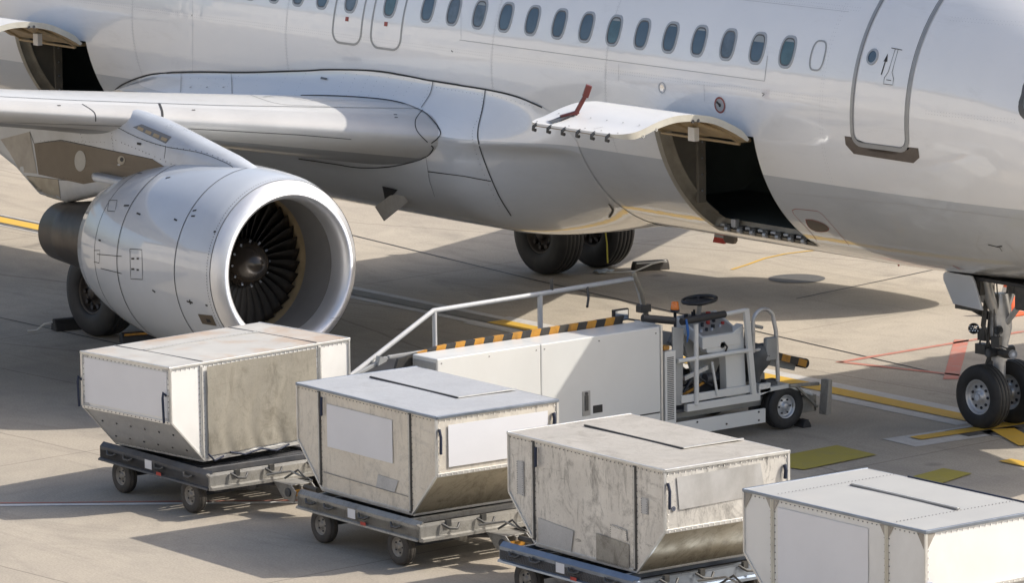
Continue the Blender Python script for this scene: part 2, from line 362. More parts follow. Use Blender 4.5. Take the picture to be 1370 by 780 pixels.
def root_off(p):
    if p is None: return (0, 0, 0)
    while p.parent is not None: p = p.parent
    return tuple(p['_o']) if '_o' in p else (0, 0, 0)
def tag(o, label=None, cat=None, group=None, kind=None):
    if label: o['label'] = label
    if cat: o['category'] = cat
    if group: o['group'] = group
    if kind: o['kind'] = kind
    return o
def empty(name, loc, rz=0.0, world=True):
    o = bpy.data.objects.new(name, None); C.objects.link(o)
    o.location = loc; o.rotation_euler = (0, 0, rz); o.empty_display_size = 0.3
    if world: o['_o'] = tuple(loc)          # parts were modelled in world coordinates
    return o
def interp(tab, x):
    xs = [t[0] for t in tab]; n = len(tab)
    if x <= xs[0]: return tab[0][1]
    if x >= xs[-1]: return tab[-1][1]
    i = max(k for k in range(n) if xs[k] <= x); i = min(i, n-2)
    def sl(k):
        if k == 0: return (tab[1][1]-tab[0][1])/(xs[1]-xs[0])
        if k == n-1: return (tab[-1][1]-tab[-2][1])/(xs[-1]-xs[-2])
        a = (tab[k][1]-tab[k-1][1])/(xs[k]-xs[k-1]); b = (tab[k+1][1]-tab[k][1])/(xs[k+1]-xs[k])
        return 0 if a*b <= 0 else 2*a*b/(a+b)
    h = xs[i+1]-xs[i]; t = (x-xs[i])/h; m0 = sl(i)*h; m1 = sl(i+1)*h
    return (2*t**3-3*t*t+1)*tab[i][1]+(t**3-2*t*t+t)*m0+(-2*t**3+3*t*t)*tab[i+1][1]+(t**3-t*t)*m1
def sstep(a, b, x):
    t = min(1, max(0, (x-a)/(b-a))); return t*t*(3-2*t)

# ------------------------------------------------------------------ camera (solved from the aircraft's known dimensions)
yaw, pit, rol, F = 0.902196978, 0.160903733, -0.0136472392, 6966.39
CO = V(-39.0012771, 42.1450105, 11.546767)
_d = V(math.sin(yaw)*math.cos(pit), -math.cos(yaw)*math.cos(pit), -math.sin(pit))
_r = V(-math.cos(yaw), -math.sin(yaw), 0); _u = _r.cross(_d)
if _u.z < 0: _u = -_u
_r2 = math.cos(rol)*_r+math.sin(rol)*_u; _u2 = -math.sin(rol)*_r+math.cos(rol)*_u
cam = bpy.data.objects.new('camera', bpy.data.cameras.new('camera')); C.objects.link(cam)
cam.matrix_world = Matrix(((_r2.x, _u2.x, -_d.x, CO.x), (_r2.y, _u2.y, -_d.y, CO.y), (_r2.z, _u2.z, -_d.z, CO.z), (0, 0, 0, 1)))
cam.data.sensor_width = 36; cam.data.lens = 36*F/1370; cam.data.clip_end = 5000; cam.data.clip_start = 0.5
sc.camera = cam
def ray(px, py): return (_d + _r2*((px-685)/F) - _u2*((py-390)/F)).normalized()
def onz(px, py, z=0.0):
    v = ray(px, py); return CO+v*((z-CO.z)/v.z)
def ony(px, py, y):      # starboard y plane
    v = ray(px, py); return CO+v*((-y-CO.y)/v.y)
def pick(bv, px, py):
    best = None
    for b in (bv if isinstance(bv, list) else [bv]):
        h = b.ray_cast(CO, ray(px, py))
        if h[0] is not None and (best is None or h[3] < best[2]):
            n = h[1]
            if n.dot(ray(px, py)) > 0: n = -n
            best = (h[0], n, h[3])
    return best[:2] if best else None
def subdiv(pts, step=5.0):
    out = [pts[0]]
    for a, b in zip(pts, pts[1:]):
        L = math.hypot(b[0]-a[0], b[1]-a[1]); k = max(1, int(L/step))
        for i in range(1, k+1): out.append((a[0]+(b[0]-a[0])*i/k, a[1]+(b[1]-a[1])*i/k))
    return out
def curve(pts, k=6):     # catmull-rom through points
    o = []
    P = [pts[0]]+list(pts)+[pts[-1]]
    for i in range(1, len(P)-2):
        p0, p1, p2, p3 = P[i-1:i+3]
        for j in range(k):
            t = j/k
            o.append(tuple(0.5*(2*p1[a]+(p2[a]-p0[a])*t+(2*p0[a]-5*p1[a]+4*p2[a]-p3[a])*t*t+(3*p1[a]-p0[a]-3*p2[a]+p3[a])*t**3) for a in range(len(p1))))
    o.append(tuple(pts[-1])); return o
def strip3(mb, P, w, off=0.004, mi=0, closed=False):
    """flat strip lying on a surface along (point, normal) samples"""
    N = len(P)
    if N < 2: return
    vs = []
    for i in range(N):
        p, n = P[i]
        t = (P[(i+1) % N][0]-P[i-1][0]) if closed else (P[min(i+1, N-1)][0]-P[max(i-1, 0)][0])
        sd = n.cross(t)
        if sd.length < 1e-9: sd = Vector((0, 0, 1))
        sd.normalize(); vs += [p+sd*w/2+n*off, p-sd*w/2+n*off]
    fs = [(2*i, 2*i+1, 2*((i+1) % N)+1, 2*((i+1) % N)) for i in range(N if closed else N-1)]
    mb.add(vs, fs, mi, True)
def line_px(mb, bv, pts, w=0.012, off=0.004, mi=0, smooth=False):
    if smooth: pts = curve(pts, 6)
    P = []; last = None
    for q in subdiv(pts):
        h = pick(bv, *q)
        if h is None or (last is not None and (h[0]-last).length > 0.6):
            strip3(mb, P, w, off, mi); P = []
            last = None if h is None else h[0]
            if h: P = [h]
            continue
        P.append(h); last = h[0]
    strip3(mb, P, w, off, mi)
def dots_px(mb, bv, pts, step=4.0, size=0.012, off=0.004, mi=0, smooth=False):
    if smooth: pts = curve(pts, 6)
    for q in subdiv(pts, step):
        h = pick(bv, *q)
        if h is None: continue
        p, n = h; a = n.cross(Vector((0, 0, 1)))
        if a.length < 0.05: a = n.cross(Vector((0, 1, 0)))
        a.normalize(); b = n.cross(a)
        mb.add([p+n*off+(a*x+b*y)*size/2 for x, y in ((-1, 0), (-.6, -.6), (0, -1), (.6, -.6), (1, 0), (.6, .6), (0, 1), (-.6, .6))], [tuple(range(8))], mi)
def fill_px(mb, bv, pts, off=0.004, mi=0, rings=3):
    pts = subdiv(list(pts)+[pts[0]], 5)[:-1]
    cx = sum(p[0] for p in pts)/len(pts); cy = sum(p[1] for p in pts)/len(pts)
    c = pick(bv, cx, cy)
    if c is None: return
    vs = [c[0]+c[1]*off]; n = len(pts)
    for r in range(1, rings+1):
        for p in pts:
            h = pick(bv, cx+(p[0]-cx)*r/rings, cy+(p[1]-cy)*r/rings) or c
            vs.append(h[0]+h[1]*off)
    fs = [(0, 1+i, 1+(i+1) % n) for i in range(n)]
    for r in range(rings-1):
        for i in range(n): fs.append((1+r*n+i, 1+(r+1)*n+i, 1+(r+1)*n+(i+1) % n, 1+r*n+(i+1) % n))
    mb.add(vs, fs, mi, True)

# ------------------------------------------------------------------ world, sun
SUN = Vector((0.58, 0.96, 1.0)).normalized()
w = bpy.data.worlds.new('World'); sc.world = w; w.use_nodes = True
wn = w.node_tree; bg = wn.nodes['Background']
sky = wn.nodes.new('ShaderNodeTexSky'); sky.sky_type = 'NISHITA'; sky.sun_disc = False
sky.sun_elevation = math.asin(SUN.z); sky.sun_rotation = math.atan2(SUN.x, SUN.y)
sky.air_density = 1.0; sky.dust_density = 3.5; sky.ozone_density = 1.0
wn.links.new(sky.outputs[0], bg.inputs[0]); bg.inputs[1].default_value = 0.14
sl = bpy.data.objects.new('sun', bpy.data.lights.new('sun', 'SUN')); C.objects.link(sl)
sl.data.energy = 3.8; sl.data.angle = R(0.5); sl.data.color = (1.0, 0.93, 0.83)
sl.rotation_euler = SUN.to_track_quat('Z', 'Y').to_euler()
sc.view_settings.view_transform = 'Standard'; sc.view_settings.look = 'None'; sc.view_settings.gamma = 1
sc.view_settings.exposure = 0.35

# ------------------------------------------------------------------ ground and markings
g = MB()
g.add([(-1500, -1500, 0), (1500, -1500, 0), (1500, 1500, 0), (-1500, 1500, 0)], [(0, 1, 2, 3)])
tag(g.build('apron_ground', 'concrete'), kind='structure')
def flat(name, polys, mat, z, kind='structure'):
    m = MB()
    for P in polys: m.add([V(s, y, z) for s, y in P], [tuple(range(len(P)))])
    return tag(m.build(name, mat), kind=kind)
def seg(a, b, w):
    d = Vector((b[0]-a[0], b[1]-a[1])).normalized(); n = Vector((-d.y, d.x))*w/2
    return [(a[0]+n.x, a[1]+n.y), (b[0]+n.x, b[1]+n.y), (b[0]-n.x, b[1]-n.y), (a[0]-n.x, a[1]-n.y)]
cl = lambda s: -0.02-(s-5)*0.020 if s < 16 else -0.24-(s-16)*0.020
flat('taxi_line_border', [seg((5.4, cl(5.4)), (15.2, cl(15.2)), 0.78), seg((15.2, cl(15.2)), (60, cl(60)), 0.62)], 'greyline', 0.004)
flat('taxi_line_dark_edge', [seg((20.5, cl(20.5)), (60, cl(60)), 0.52)], 'blackline', 0.008)
flat('taxi_line_yellow', [seg((5.0, cl(5)), (15.0, cl(15)), 0.3), seg((21, cl(21)), (60, cl(60)), 0.3)], 'yellow', 0.012)
flat('taxi_line_worn', [seg((15.0, cl(15)), (21, cl(21)), 0.28)], 'wornmid', 0.012)
flat('stop_bar_border', [seg((5.05, 1.62), (4.78, -2.6), 0.62), seg((4.9, 0.2), (-6, 0.4), 0.6)], 'greyline', 0.005)
flat('stop_bar_dark_edge', [seg((5.0, 0.75), (4.80, -2.5), 0.44), seg((4.9, 0.2), (-6, 0.4), 0.52)], 'blackline', 0.009)
flat('stop_bar_yellow', [seg((5.1, 1.32), (4.85, -2.4), 0.22)], 'yellow', 0.016)
flat('stand_line_yellow', [seg((4.85, 0.15), (3.9, 0.6), 0.3)], 'yellow', 0.013)
flat('lead_in_yellow', [seg((3.45, 1.45), (-6, 1.6), 0.2)], 'yellow', 0.014)
flat('parking_patch', [[(5.37, 3.09), (5.41, 2.27), (4.67, 2.32), (4.57, 3.53), (4.9, 3.6)], [(3.43, 2.99), (3.57, 2.3), (3.13, 2.27), (2.92, 2.99)]], 'yellow_old', 0.012)
flat('red_safety_line', [seg((9.55, -1.5), (9.75, -9.0), 0.09), seg((9.6, -1.5), (6.2, -2.4), 0.09), seg((9.72, -3.78), (7.70, -1.69), 0.19)], 'redline', 0.006)
flat('red_edge_line', [seg((11.5, 14.2), (7.0, 8.75), 0.05)], 'redline', 0.006)
flat('white_edge_line', [seg((11.41, 14.27), (6.91, 8.82), 0.11)], 'whiteline', 0.006)
_g = [(-onz(*q).x, -onz(*q).y) for q in [(979, 361), (1001, 354), (1023, 346), (1050, 340), (1082, 336), (1120, 333)]]
flat('thin_yellow_line', [seg(a, b, 0.05) for a, b in zip(_g, _g[1:])], 'yellow', 0.006)
_c = onz(1066, 373); flat('drain_cover', [[(-_c.x+.40*math.cos(2*PI*k/28), -_c.y+.40*math.sin(2*PI*k/28)) for k in range(28)]], 'drain', 0.006)
flat('expansion_joint', [seg((26, -3.9), (17.6, -2.83), 0.035), seg((17.6, -2.83), (5.5, -1.6), 0.035), seg((60, 4.5), (-8, 4.5), 0.03), seg((13.66, -4.4), (14.6, -9.5), 0.03)], 'lineblk', 0.0045)

# ------------------------------------------------------------------ airliner
PL = V(15, 0, 0)
plane = tag(empty('airliner', PL), 'white twin engine passenger jet with grey belly and open cargo doors', 'airliner')
W_ = [(0, .03), (.12, .30), (.4, .60), (1.0, 1.02), (2.0, 1.46), (3.0, 1.76), (4.0, 1.91), (5.2, 1.97), (6.2, 1.975), (24, 1.975), (27, 1.9), (30, 1.6), (33, 1.1), (36, .5), (37.5, .13)]
T_ = [(0, 3.36), (.12, 3.62), (.4, 3.90), (1.0, 4.30), (2.0, 4.85), (3.0, 5.50), (4.0, 5.78), (5.2, 5.86), (6.2, 5.87), (24, 5.87), (27, 5.87), (30, 5.8), (33, 5.65), (36, 5.4), (37.5, 5.1)]
B_ = [(0, 3.30), (.12, 3.02), (.4, 2.74), (1.0, 2.43), (2.0, 2.14), (3.0, 1.97), (4.0, 1.875), (5.2, 1.81), (6.2, 1.785), (23, 1.785), (25, 1.86), (27, 2.15), (30, 2.85), (33, 3.6), (36, 4.4), (37.5, 4.8)]
def fus(s, th):
    wv = interp(W_, s); t = interp(T_, s); b = interp(B_, s)
    return wv*math.cos(th), (t+b)/2+(t-b)/2*math.sin(th)
def fsz(s, z):              # starboard surface point and normal at height z
    t = interp(T_, s); b = interp(B_, s); q = max(-1, min(1, (z-(t+b)/2)/((t-b)/2)))
    th = math.asin(q); y, zz = fus(s, th)
    a = (t-b)/2; n = V(0, math.cos(th)*a, math.sin(th)*interp(W_, s)).normalized()
    return V(s, y, zz), n
TH_H = math.asin((3.43-3.8275)/2.0425); TH_B = math.asin((2.04-3.8275)/2.0425)
ths = sorted(set([round(-PI+2*PI*k/96, 5) for k in range(97)] + [TH_H, TH_B]))
ss = sorted(set([0, .04, .12, .25, .4, .6, .8]+[1+.25*k for k in range(145)]+[37.5, 7.24, 9.08, 21.42, 23.24]))
OPEN = [(7.24, 9.08), (21.42, 23.24)]
fm = MB()
rows = [[V(s, *fus(s, t)) for t in ths] for s in ss]
def skip(i, j):
    sm = (ss[i]+ss[i+1])/2; tm = (ths[j]+ths[j+1])/2
    return TH_B < tm < TH_H and any(a < sm < b for a, b in OPEN)
fm.grid(rows, skip=skip)
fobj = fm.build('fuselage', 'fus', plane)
FB = fm.bvh()

# belly fairing
ZT = [(10.7, 3.05), (10.95, 3.30), (11.24, 3.44), (11.8, 3.51), (12.34, 3.55), (13.5, 3.57), (14.7, 3.575), (16.2, 3.46), (17.6, 3.33), (19.7, 3.12), (21.0, 2.78), (22.2, 2.45)]
def fairing(s, side=1):
    w_ = sstep(10.7, 12.5, s)*(1-sstep(19.0, 22.2, s))
    zt = interp(ZT, s); zm = min(2.85, zt-0.1); pts = []
    _, n = fsz(s, zt)
    ym = -fsz(s, zm)[0].y
    yw = ym+w_*(2.40-ym)
    K = 12
    for k in range(K):
        u = k/K; z = zt+(zm-zt)*u
        p, n = fsz(s, z); y = -p.y
        pts.append((y+(yw-ym)*sstep(0, 1, u)**1.0 + 0.008, z))
    t = interp(T_, s); b = interp(B_, s)
    th0 = math.asin((zm-(t+b)/2)/((t-b)/2))
    for k in range(20):
        u = k/19; th = th0+(-PI/2-th0)*u
        fy, fz = fus(s, th)
        ph = u*PI/2; e = 0.72
        sy = yw*max(0, math.cos(ph))**e; sz = zm-(zm-1.55)*max(0, math.sin(ph))**(e+.08)
        pts.append((fy+(sy-fy)*w_+0.008*(1-u), fz+(sz-fz)*w_-0.008*u))
    return [V(s, side*y, z) for y, z in pts]
bf = MB()
fs_ = [10.7+0.2*k for k in range(58)]
for sd in (1, -1): bf.grid([fairing(s, sd) for s in fs_])
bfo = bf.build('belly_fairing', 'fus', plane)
BB = bf.bvh()
FAIR = [BB, FB]

# wings
def wing(side):
    def sec(y):
        if y < 6.4:
            k = (y-2.49)/(6.4-2.49); le = 12.78+0.500*(y-2.49)-.0; c = 6.1+(3.95-6.1)*k
        else:
            k = (y-6.4)/(16.95-6.4); le = 12.78+0.500*3.91+0.515*(y-6.4); c = 3.95+(1.45-3.95)*k
        tc = 0.148-0.035*min(1, max(0, (y-2.5)/8)); z0 = 2.96+0.110*(y-2.49)
        inc = R(3.2-2.4*min(1, max(0, (y-2.5)/8)))
        return le, c, tc, z0, inc
    def af(x, up, t):
        yt = 5*t*(.2969*math.sqrt(x)-.126*x-.3516*x*x+.2843*x**3-.1036*x**4)
        cam_ = 0.012*math.sin(PI*x)
        return (yt*0.84*(x/(x+.006))**.35+cam_) if up else (-yt*1.02+cam_)
    xs = [1-math.cos(PI/2*k/26) for k in range(27)]; xs[-1] = 1
    loop = [(x, True) for x in xs[::-1]]+[(x, False) for x in xs[1:]]
    rowsU = []
    ysl = [1.2, 1.9, 2.2, 2.49, 2.8, 3.2, 3.8, 4.4, 5, 5.6, 6.4, 7.5, 9, 11, 13, 15, 16.95]
    for y in ysl:
        le, c, tc, z0, inc = sec(y); r = []
        for x, up in loop:
            zz = af(x, up, tc)*c; xx = x*c
            r.append(V(le+xx*math.cos(inc)+zz*math.sin(inc), side*y, z0+zz*math.cos(inc)-xx*math.sin(inc)))
        rowsU.append(r)
    m = MB(); n = len(loop)
    vs = [p for r in rowsU for p in r]; base = len(m.v); m.v += [tuple(p) for p in vs]
    for i in range(len(rowsU)-1):
        for j in range(n-1):
            x, up = loop[j]; xa = (loop[j][0]+loop[j+1][0])/2
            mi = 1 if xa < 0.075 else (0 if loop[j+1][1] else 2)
            m.f.append((i*n+j, i*n+j+1, (i+1)*n+j+1, (i+1)*n+j)); m.mi.append(mi); m.sm.append(True)
    m.add(rowsU[-1], [tuple(range(n))])
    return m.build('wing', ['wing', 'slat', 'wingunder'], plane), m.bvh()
wobj, WB = wing(1)
wing(-1)

# horizontal and vertical tail (outside the frame but part of the aircraft's shadow and reflections)
m = MB(); m.prism([V(30.5, -.12, 5.7), V(33.2, -.12, 11.7), V(35.1, -.12, 11.7), V(36.0, -.12, 5.5)], V(0, .24, 0))
m.build('tail_fin', 'wing', plane, bevel=0.08)
for sd in (1, -1):
    m = MB(); m.prism([V(32.2, sd*.8, 4.6), V(35.3, sd*6.2, 5.2), V(36.6, sd*6.2, 5.2), V(36.2, sd*.6, 4.6)], (0, 0, .22)); m.build('tailplane', 'wing', plane, bevel=0.06)

# --- engines
def engine(side):
    ax = V(1, 0, -0.012).normalized()
    O = V(11.39, side*5.75, 1.765)
    outer = [(0, .93), (.008, .965), (.03, 1.005), (.075, 1.05), (.13, 1.085)]
    cowl = [(.13, 1.086), (.22, 1.122), (.30, 1.145), (.6, 1.18), (.95, 1.20), (1.4, 1.20), (1.85, 1.175), (2.25, 1.125), (2.6, 1.06), (2.9, .985), (3.15, .91), (3.35, .84)]
    inner = [(0, .93), (.008, .905), (.03, .882), (.09, .858), (.16, .848), (.30, .846)]
    m = MB(); m.lathe(O, ax, cowl+[(3.35, .81), (2.6, .86)], 72)
    eng = m.build('engine', 'nacelle', plane)
    bv = m.bvh()
    m = MB(); m.lathe(O, ax, inner[::-1]+outer, 72); m.build('inlet_lip', 'lip', eng); bl = m.bvh()
    m = MB(); m.lathe(O, ax, [(.30, .844), (.45, .843), (.86, .865)], 64); m.build('inlet_liner', 'liner', eng); bi = m.bvh()
    m = MB(); m.lathe(O, ax, [(.86, .866), (1.0, .868), (1.34, .868)], 64); m.build('fan_case_ring', 'tanring', eng)
    m = MB(); m.lathe(O, ax, [(1.35, .01), (1.35, .9)], 48); m.build('fan_backplate', 'black', eng)
    m = MB(); m.lathe(O, ax, [(.58, .004), (.585, .05), (.62, .12), (.70, .2), (.82, .265), (.95, .30), (1.15, .31)], 40); sp = m.build('spinner', 'spinner', eng)
    m = MB()
    u = ax.cross(Vector((0, 0, 1))).normalized(); w2 = ax.cross(u)
    for k in range(12):
        a = 2*PI*k/12; m.cyl(O+ax*.825+(u*math.cos(a)+w2*math.sin(a))*.258, O+ax*.80+(u*math.cos(a)+w2*math.sin(a))*.285, .013, 8)
    m.build('spinner_bolts', 'gear', eng)
    # blades
    me0 = None
    nb = 34
    for k in range(nb):
        if me0 is None or True:
            m = MB(); a = 2*PI*k/nb; rows_ = []
            for q in range(8):
                f = q/7; r = .27+f*.575; tw = R(26+34*f); ch = .19+.10*f; lean = 0.06*f*f
                er = u*math.cos(a+lean)+w2*math.sin(a+lean); et = -u*math.sin(a+lean)+w2*math.cos(a+lean)
                c = O+ax*(1.04)+er*r
                dr = ax*math.cos(tw)+et*math.sin(tw)
                rows_.append([c-dr*ch*.5+et*.0, c-dr*ch*.17+(et*math.cos(tw)-ax*math.sin(tw))*.012, c+dr*ch*.17+(et*math.cos(tw)-ax*math.sin(tw))*.012, c+dr*ch*.5])
            m.grid(rows_); m.build('fan_blade', 'blade', eng, solid=0.006)
    # core nozzle and plug
    m = MB(); m.lathe(O, ax, [(2.6, .62), (3.3, .56), (3.9, .50), (4.5, .42), (4.95, .375), (4.95, .35), (4.4, .34)], 48); m.build('exhaust_nozzle', 'exhaust', eng)
    m = MB(); m.lathe(O, ax, [(4.4, .33), (4.9, .2), (5.2, .08), (5.3, .005)], 32); m.build('exhaust_plug', 'exhaust', eng)
    return eng, bv, bl, bi
eng, EB, LB, IB = engine(1)
engine(-1)

# --- pylons
def pylon(side):
    y0 = side*5.75
    #  s, half width, z_top, z_bottom
    secs = [(12.0, .05, 2.90, 2.7), (12.12, .14, 2.96, 2.65), (12.5, .20, 3.06, 2.6), (12.9, .235, 3.14, 2.5), (13.5, .26, 3.27, 2.4), (14.0, .27, 3.37, 2.35), (14.6, .28, 3.44, 2.3), (15.35, .22, 3.45, 2.28), (16.1, .21, 3.4, 2.1), (16.7, .19, 3.35, 2.14), (17.2, .17, 3.3, 2.42), (17.9, .13, 3.25, 2.66), (18.8, .04, 3.2, 2.95)]
    rows_ = []
    for s, h, zt, zb in secs:
        r = []
        for k in range(24):
            a = 2*PI*k/24; e = 0.55
            cy = math.copysign(abs(math.cos(a))**e, math.cos(a))*h; zz = math.copysign(abs(math.sin(a))**e, math.sin(a))*(zt-zb)/2
            if math.sin(a) > 0 and s < 14.7: cy *= (1-.45*math.sin(a)**2)
            r.append(V(s, y0+cy, (zt+zb)/2+zz))
        r.append(r[0]); rows_.append(r)
    m = MB(); m.grid(rows_); p = m.build('engine_pylon', 'pylon', plane)
    return p, m.bvh()
pyl, PB = pylon(1)
pylon(-1)

# ---- details on engine and pylon, traced on the real surfaces
def detail(name, mats, parent, fn, rec=False):
    m = MB(); fn(m)
    if m.f: return m.build(name, mats, parent, recalc=False)
def d_eng(m):
    u = None
    ax = V(1, 0, -0.012).normalized(); O = V(11.39, 5.75, 1.765)
    u = ax.cross(Vector((0, 0, 1))).normalized(); w2 = ax.cross(u)
    def ring(a, r, wd):
        P = []
        for k in range(96):
            an = 2*PI*k/96; n = u*math.cos(an)+w2*math.sin(an); P.append((O+ax*a+n*r, n))
        strip3(m, P, wd, 0.003, 0, True)
    ring(.132, 1.087, .010); ring(.73, 1.1885, .012); ring(2.0, 1.160, .013); ring(2.66, 1.046, .008)
    for k in range(190):       # rivets round the lip seam
        an = 2*PI*k/190; n = u*math.cos(an)+w2*math.sin(an); p = O+ax*.175+n*1.106; t = n.cross(ax)
        m.add([p+(ax*x+t*y)*.006 for x, y in ((-1, -1), (1, -1), (1, 1), (-1, 1))], [(0, 1, 2, 3)])
    sq = lambda L, w_=.008: line_px(m, EB, L+[L[0]], w_)
    sq([(174, 333), (190, 334), (191, 374), (175, 373)]); line_px(m, EB, [(130, 340), (163, 343)], .009); line_px(m, EB, [(135, 359), (163, 366)], .009)
    sq([(146, 268), (157, 268), (154, 283), (144, 282)]); line_px(m, EB, [(126, 335), (134, 335), (133, 352), (126, 350)], .008)
    for a, b in (((176, 346), (180, 346)), ((183, 346), (186, 346)), ((176, 360), (180, 360)), ((183, 361), (186, 361)), ((166, 275), (173, 275)), ((183, 285), (188, 287)), ((233, 293), (237, 295)), ((258, 282), (263, 281)), ((256, 289), (261, 289)), ((204, 388), (208, 391)), ((250, 403), (258, 405)), ((254, 401), (255, 407)), ((286, 310), (289, 310)), ((301, 302), (305, 301)), ((132, 321), (135, 322)), ((275, 408), (278, 409)), ((184, 232), (190, 232)), ((222, 238), (228, 237))):
        line_px(m, EB, [a, b], .022)
    dots_px(m, LB, [(443, 426), (462, 424)], 1.6, .01); dots_px(m, LB, [(444, 430), (463, 428)], 1.6, .01)
detail('nacelle_seams', 'lineblk', eng, d_eng)
def d_vent(m): fill_px(m, [EB], [(265, 420), (284, 422), (290, 436), (271, 433)], .005)
detail('drain_panel', 'brown', eng, d_vent)
detail('drain_opening', 'black', eng, lambda m: fill_px(m, [EB], [(276, 426), (281, 427), (283, 431), (278, 431)], .009))
# nacelle strake on the inboard shoulder
def d_pyl_brown(m):
    for P in ([(46, 192), (82, 188), (205, 213), (226, 226), (112, 246), (52, 233)],): fill_px(m, [PB], P, .006, rings=5)
detail('brown_panel', 'brown', pyl, d_pyl_brown)
detail('streaked_panel', 'streaky', pyl, lambda m: (fill_px(m, [PB], [(1, 186), (40, 176), (50, 232), (28, 230), (14, 205)], .005), ))
detail('aft_tan_panel', 'tanframe', pyl, lambda m: fill_px(m, [PB], [(27, 234), (78, 240), (82, 268), (48, 258)], .0055))
detail('round_patch', 'framegrey', pyl, lambda m: fill_px(m, [PB], [(108+7.5*math.cos(a), 215+14*math.sin(a)) for a in [2*PI*k/20 for k in range(20)]], .010))
detail('fuel_drain_plate', 'tanframe', pyl, lambda m: fill_px(m, [PB], [(163+5*math.cos(a), 214+6*math.sin(a)) for a in [2*PI*k/16 for k in range(16)]], .010))
detail('fuel_drain_hole', 'black', pyl, lambda m: fill_px(m, [PB], [(164+2.4*math.cos(a), 213+3*math.sin(a)) for a in [2*PI*k/12 for k in range(12)]], .014))
def d_louv(m): fill_px(m, [PB], [(178, 170), (190, 166), (230, 183), (222, 192)], .006)
detail('louvre_recess', 'linegry', pyl, d_louv)
def d_louv2(m):
    for i in range(4):
        x = 186+i*10.5; y = 169+i*4.6
        fill_px(m, [PB], [(x, y), (x+7.5, y+3.2), (x+5.5, y+7), (x-2, y+3.6)], .011, rings=2)
detail('louvre_vanes', 'tanring', pyl, d_louv2)
def d_pyl(m):
    line_px(m, PB, [(40, 176), (46, 192), (52, 232)], .01); line_px(m, PB, [(46, 192), (82, 187), (205, 213)], .01)
    line_px(m, PB, [(78, 240), (82, 270)], .01); line_px(m, PB, [(27, 234), (78, 240), (118, 243)], .01)
    line_px(m, PB, [(222, 195), (220, 212)], .008)
    line_px(m, PB, [(150, 166), (185, 184), (222, 196), (270, 205), (310, 222), (305, 228)], .007, smooth=True)
    dots_px(m, PB, [(150, 166), (185, 184), (222, 196), (270, 203), (308, 218)], 4.5, .016, .006, smooth=True)
    dots_px(m, PB, [(150, 185), (200, 206), (245, 224), (300, 229)], 4.5, .016, .006, smooth=True)
    dots_px(m, PB, [(107, 175), (113, 192)], 4, .014, .006); dots_px(m, PB, [(150, 178), (152, 200)], 4, .014, .006)
    dots_px(m, PB, [(55, 188), (140, 190)], 5, .012, .006); dots_px(m, PB, [(52, 196), (56, 232)], 5, .012, .009); dots_px(m, PB, [(60, 233), (112, 242)], 5, .012, .009)
    fill_px(m, [PB], [(184, 190), (190, 191), (189, 194), (184, 193)], .01)
detail('pylon_seams', 'lineblk', pyl, d_pyl)

m = MB(); m.prism([V(12.9, 5.98, 2.52), V(13.7, 6.10, 2.52), V(14.5, 6.18, 2.52), V(15.0, 6.16, 2.52), V(15.15, 6.08, 2.52), V(15.15, 5.9, 2.52), V(12.9, 5.9, 2.52)], V(.0, 0, .09)); m.build('pylon_shelf', 'pylon', pyl, bevel=.03)
# wing seams (slat gaps, rivets)
def d_wing(m):
    line_px(m, WB, [(0, 129), (100, 134), (213, 138), (300, 141), (420, 143), (560, 145)], .014)
    line_px(m, WB, [(213, 138), (217, 150), (217, 165)], .03, smooth=True)
    line_px(m, WB, [(110, 139), (126, 150), (128, 162)], .012, smooth=True)
    line_px(m, WB, [(566, 146), (556, 160), (558, 175), (572, 190)], .012, smooth=True)
    line_px(m, WB, [(0, 163), (220, 170), (400, 180), (470, 186)], .008)
    for L in ([(352, 130), (376, 128), (448, 128), (522, 134), (562, 147), (580, 162), (590, 179), (577, 191)], [(577, 194), (579, 199), (567, 211), (527, 222), (483, 224), (448, 219), (400, 212)]): line_px(m, [WB, BB, FB], L, .016, .008, smooth=True)
    line_px(m, [WB], [(392, 131), (420, 135), (470, 134), (520, 137)], .008, smooth=True); line_px(m, [WB], [(335, 127), (375, 139), (440, 142)], .009, smooth=True)
    for p in ((258, 147), (528, 153), (529, 157), (78, 141)): dots_px(m, WB, [p, (p[0]+2, p[1])], 2, .03)
detail('wing_seams', 'lineblk', wobj, d_wing)

# fuselage and fairing seams
def d_fus(m):
    line_px(m, FAIR, [(152, 122), (165, 112), (190, 102), (215, 97.5), (270, 96), (330, 96.5), (410, 94), (440, 92.5), (500, 94), (540, 100), (575, 107), (612, 113), (650, 119), (690, 128), (726, 143)], .022, .012, smooth=True)
    line_px(m, FAIR, [(650, 119), (646, 145), (640, 172), (641, 192), (652, 225), (668, 262), (684, 288)], .014, .010, smooth=True)
    line_px(m, FAIR, [(580, 108), (576, 125), (564, 144)], .012, .010, smooth=True)
    line_px(m, FAIR, [(573, 229), (620, 235), (657, 242)], .012, .010)
    line_px(m, FAIR, [(815, 272), (820, 281), (815, 290)], .03, .010, smooth=True)
    line_px(m, FAIR, [(570, 205), (575, 240), (582, 262)], .006, .010)
detail('skin_seams', 'lineblk', bfo, d_fus)
def d_fus2(m):
    line_px(m, FB, [(615, 53), (800, 78), (1023, 108)], .008, .004); line_px(m, FB, [(1023, 108), (1027, 74)], .008, .004)
    line_px(m, FB, [(943, 135), (942, 112)], .004); line_px(m, FB, [(258, 96), (258, 0)], .004); line_px(m, FB, [(617, 52), (617, 0)], .004)
    line_px(m, FB, [(828, 108), (828, 85)], .004)
    line_px(m, FB, [(1050, 258), (1200, 272), (1369, 293)], .006)
    line_px(m, FB, [(1310, 315), (1306, 328), (1322, 345)], .006); line_px(m, FB, [(1345, 322), (1369, 350)], .006)
detail('fuselage_seams', 'linelight', fobj, d_fus2)
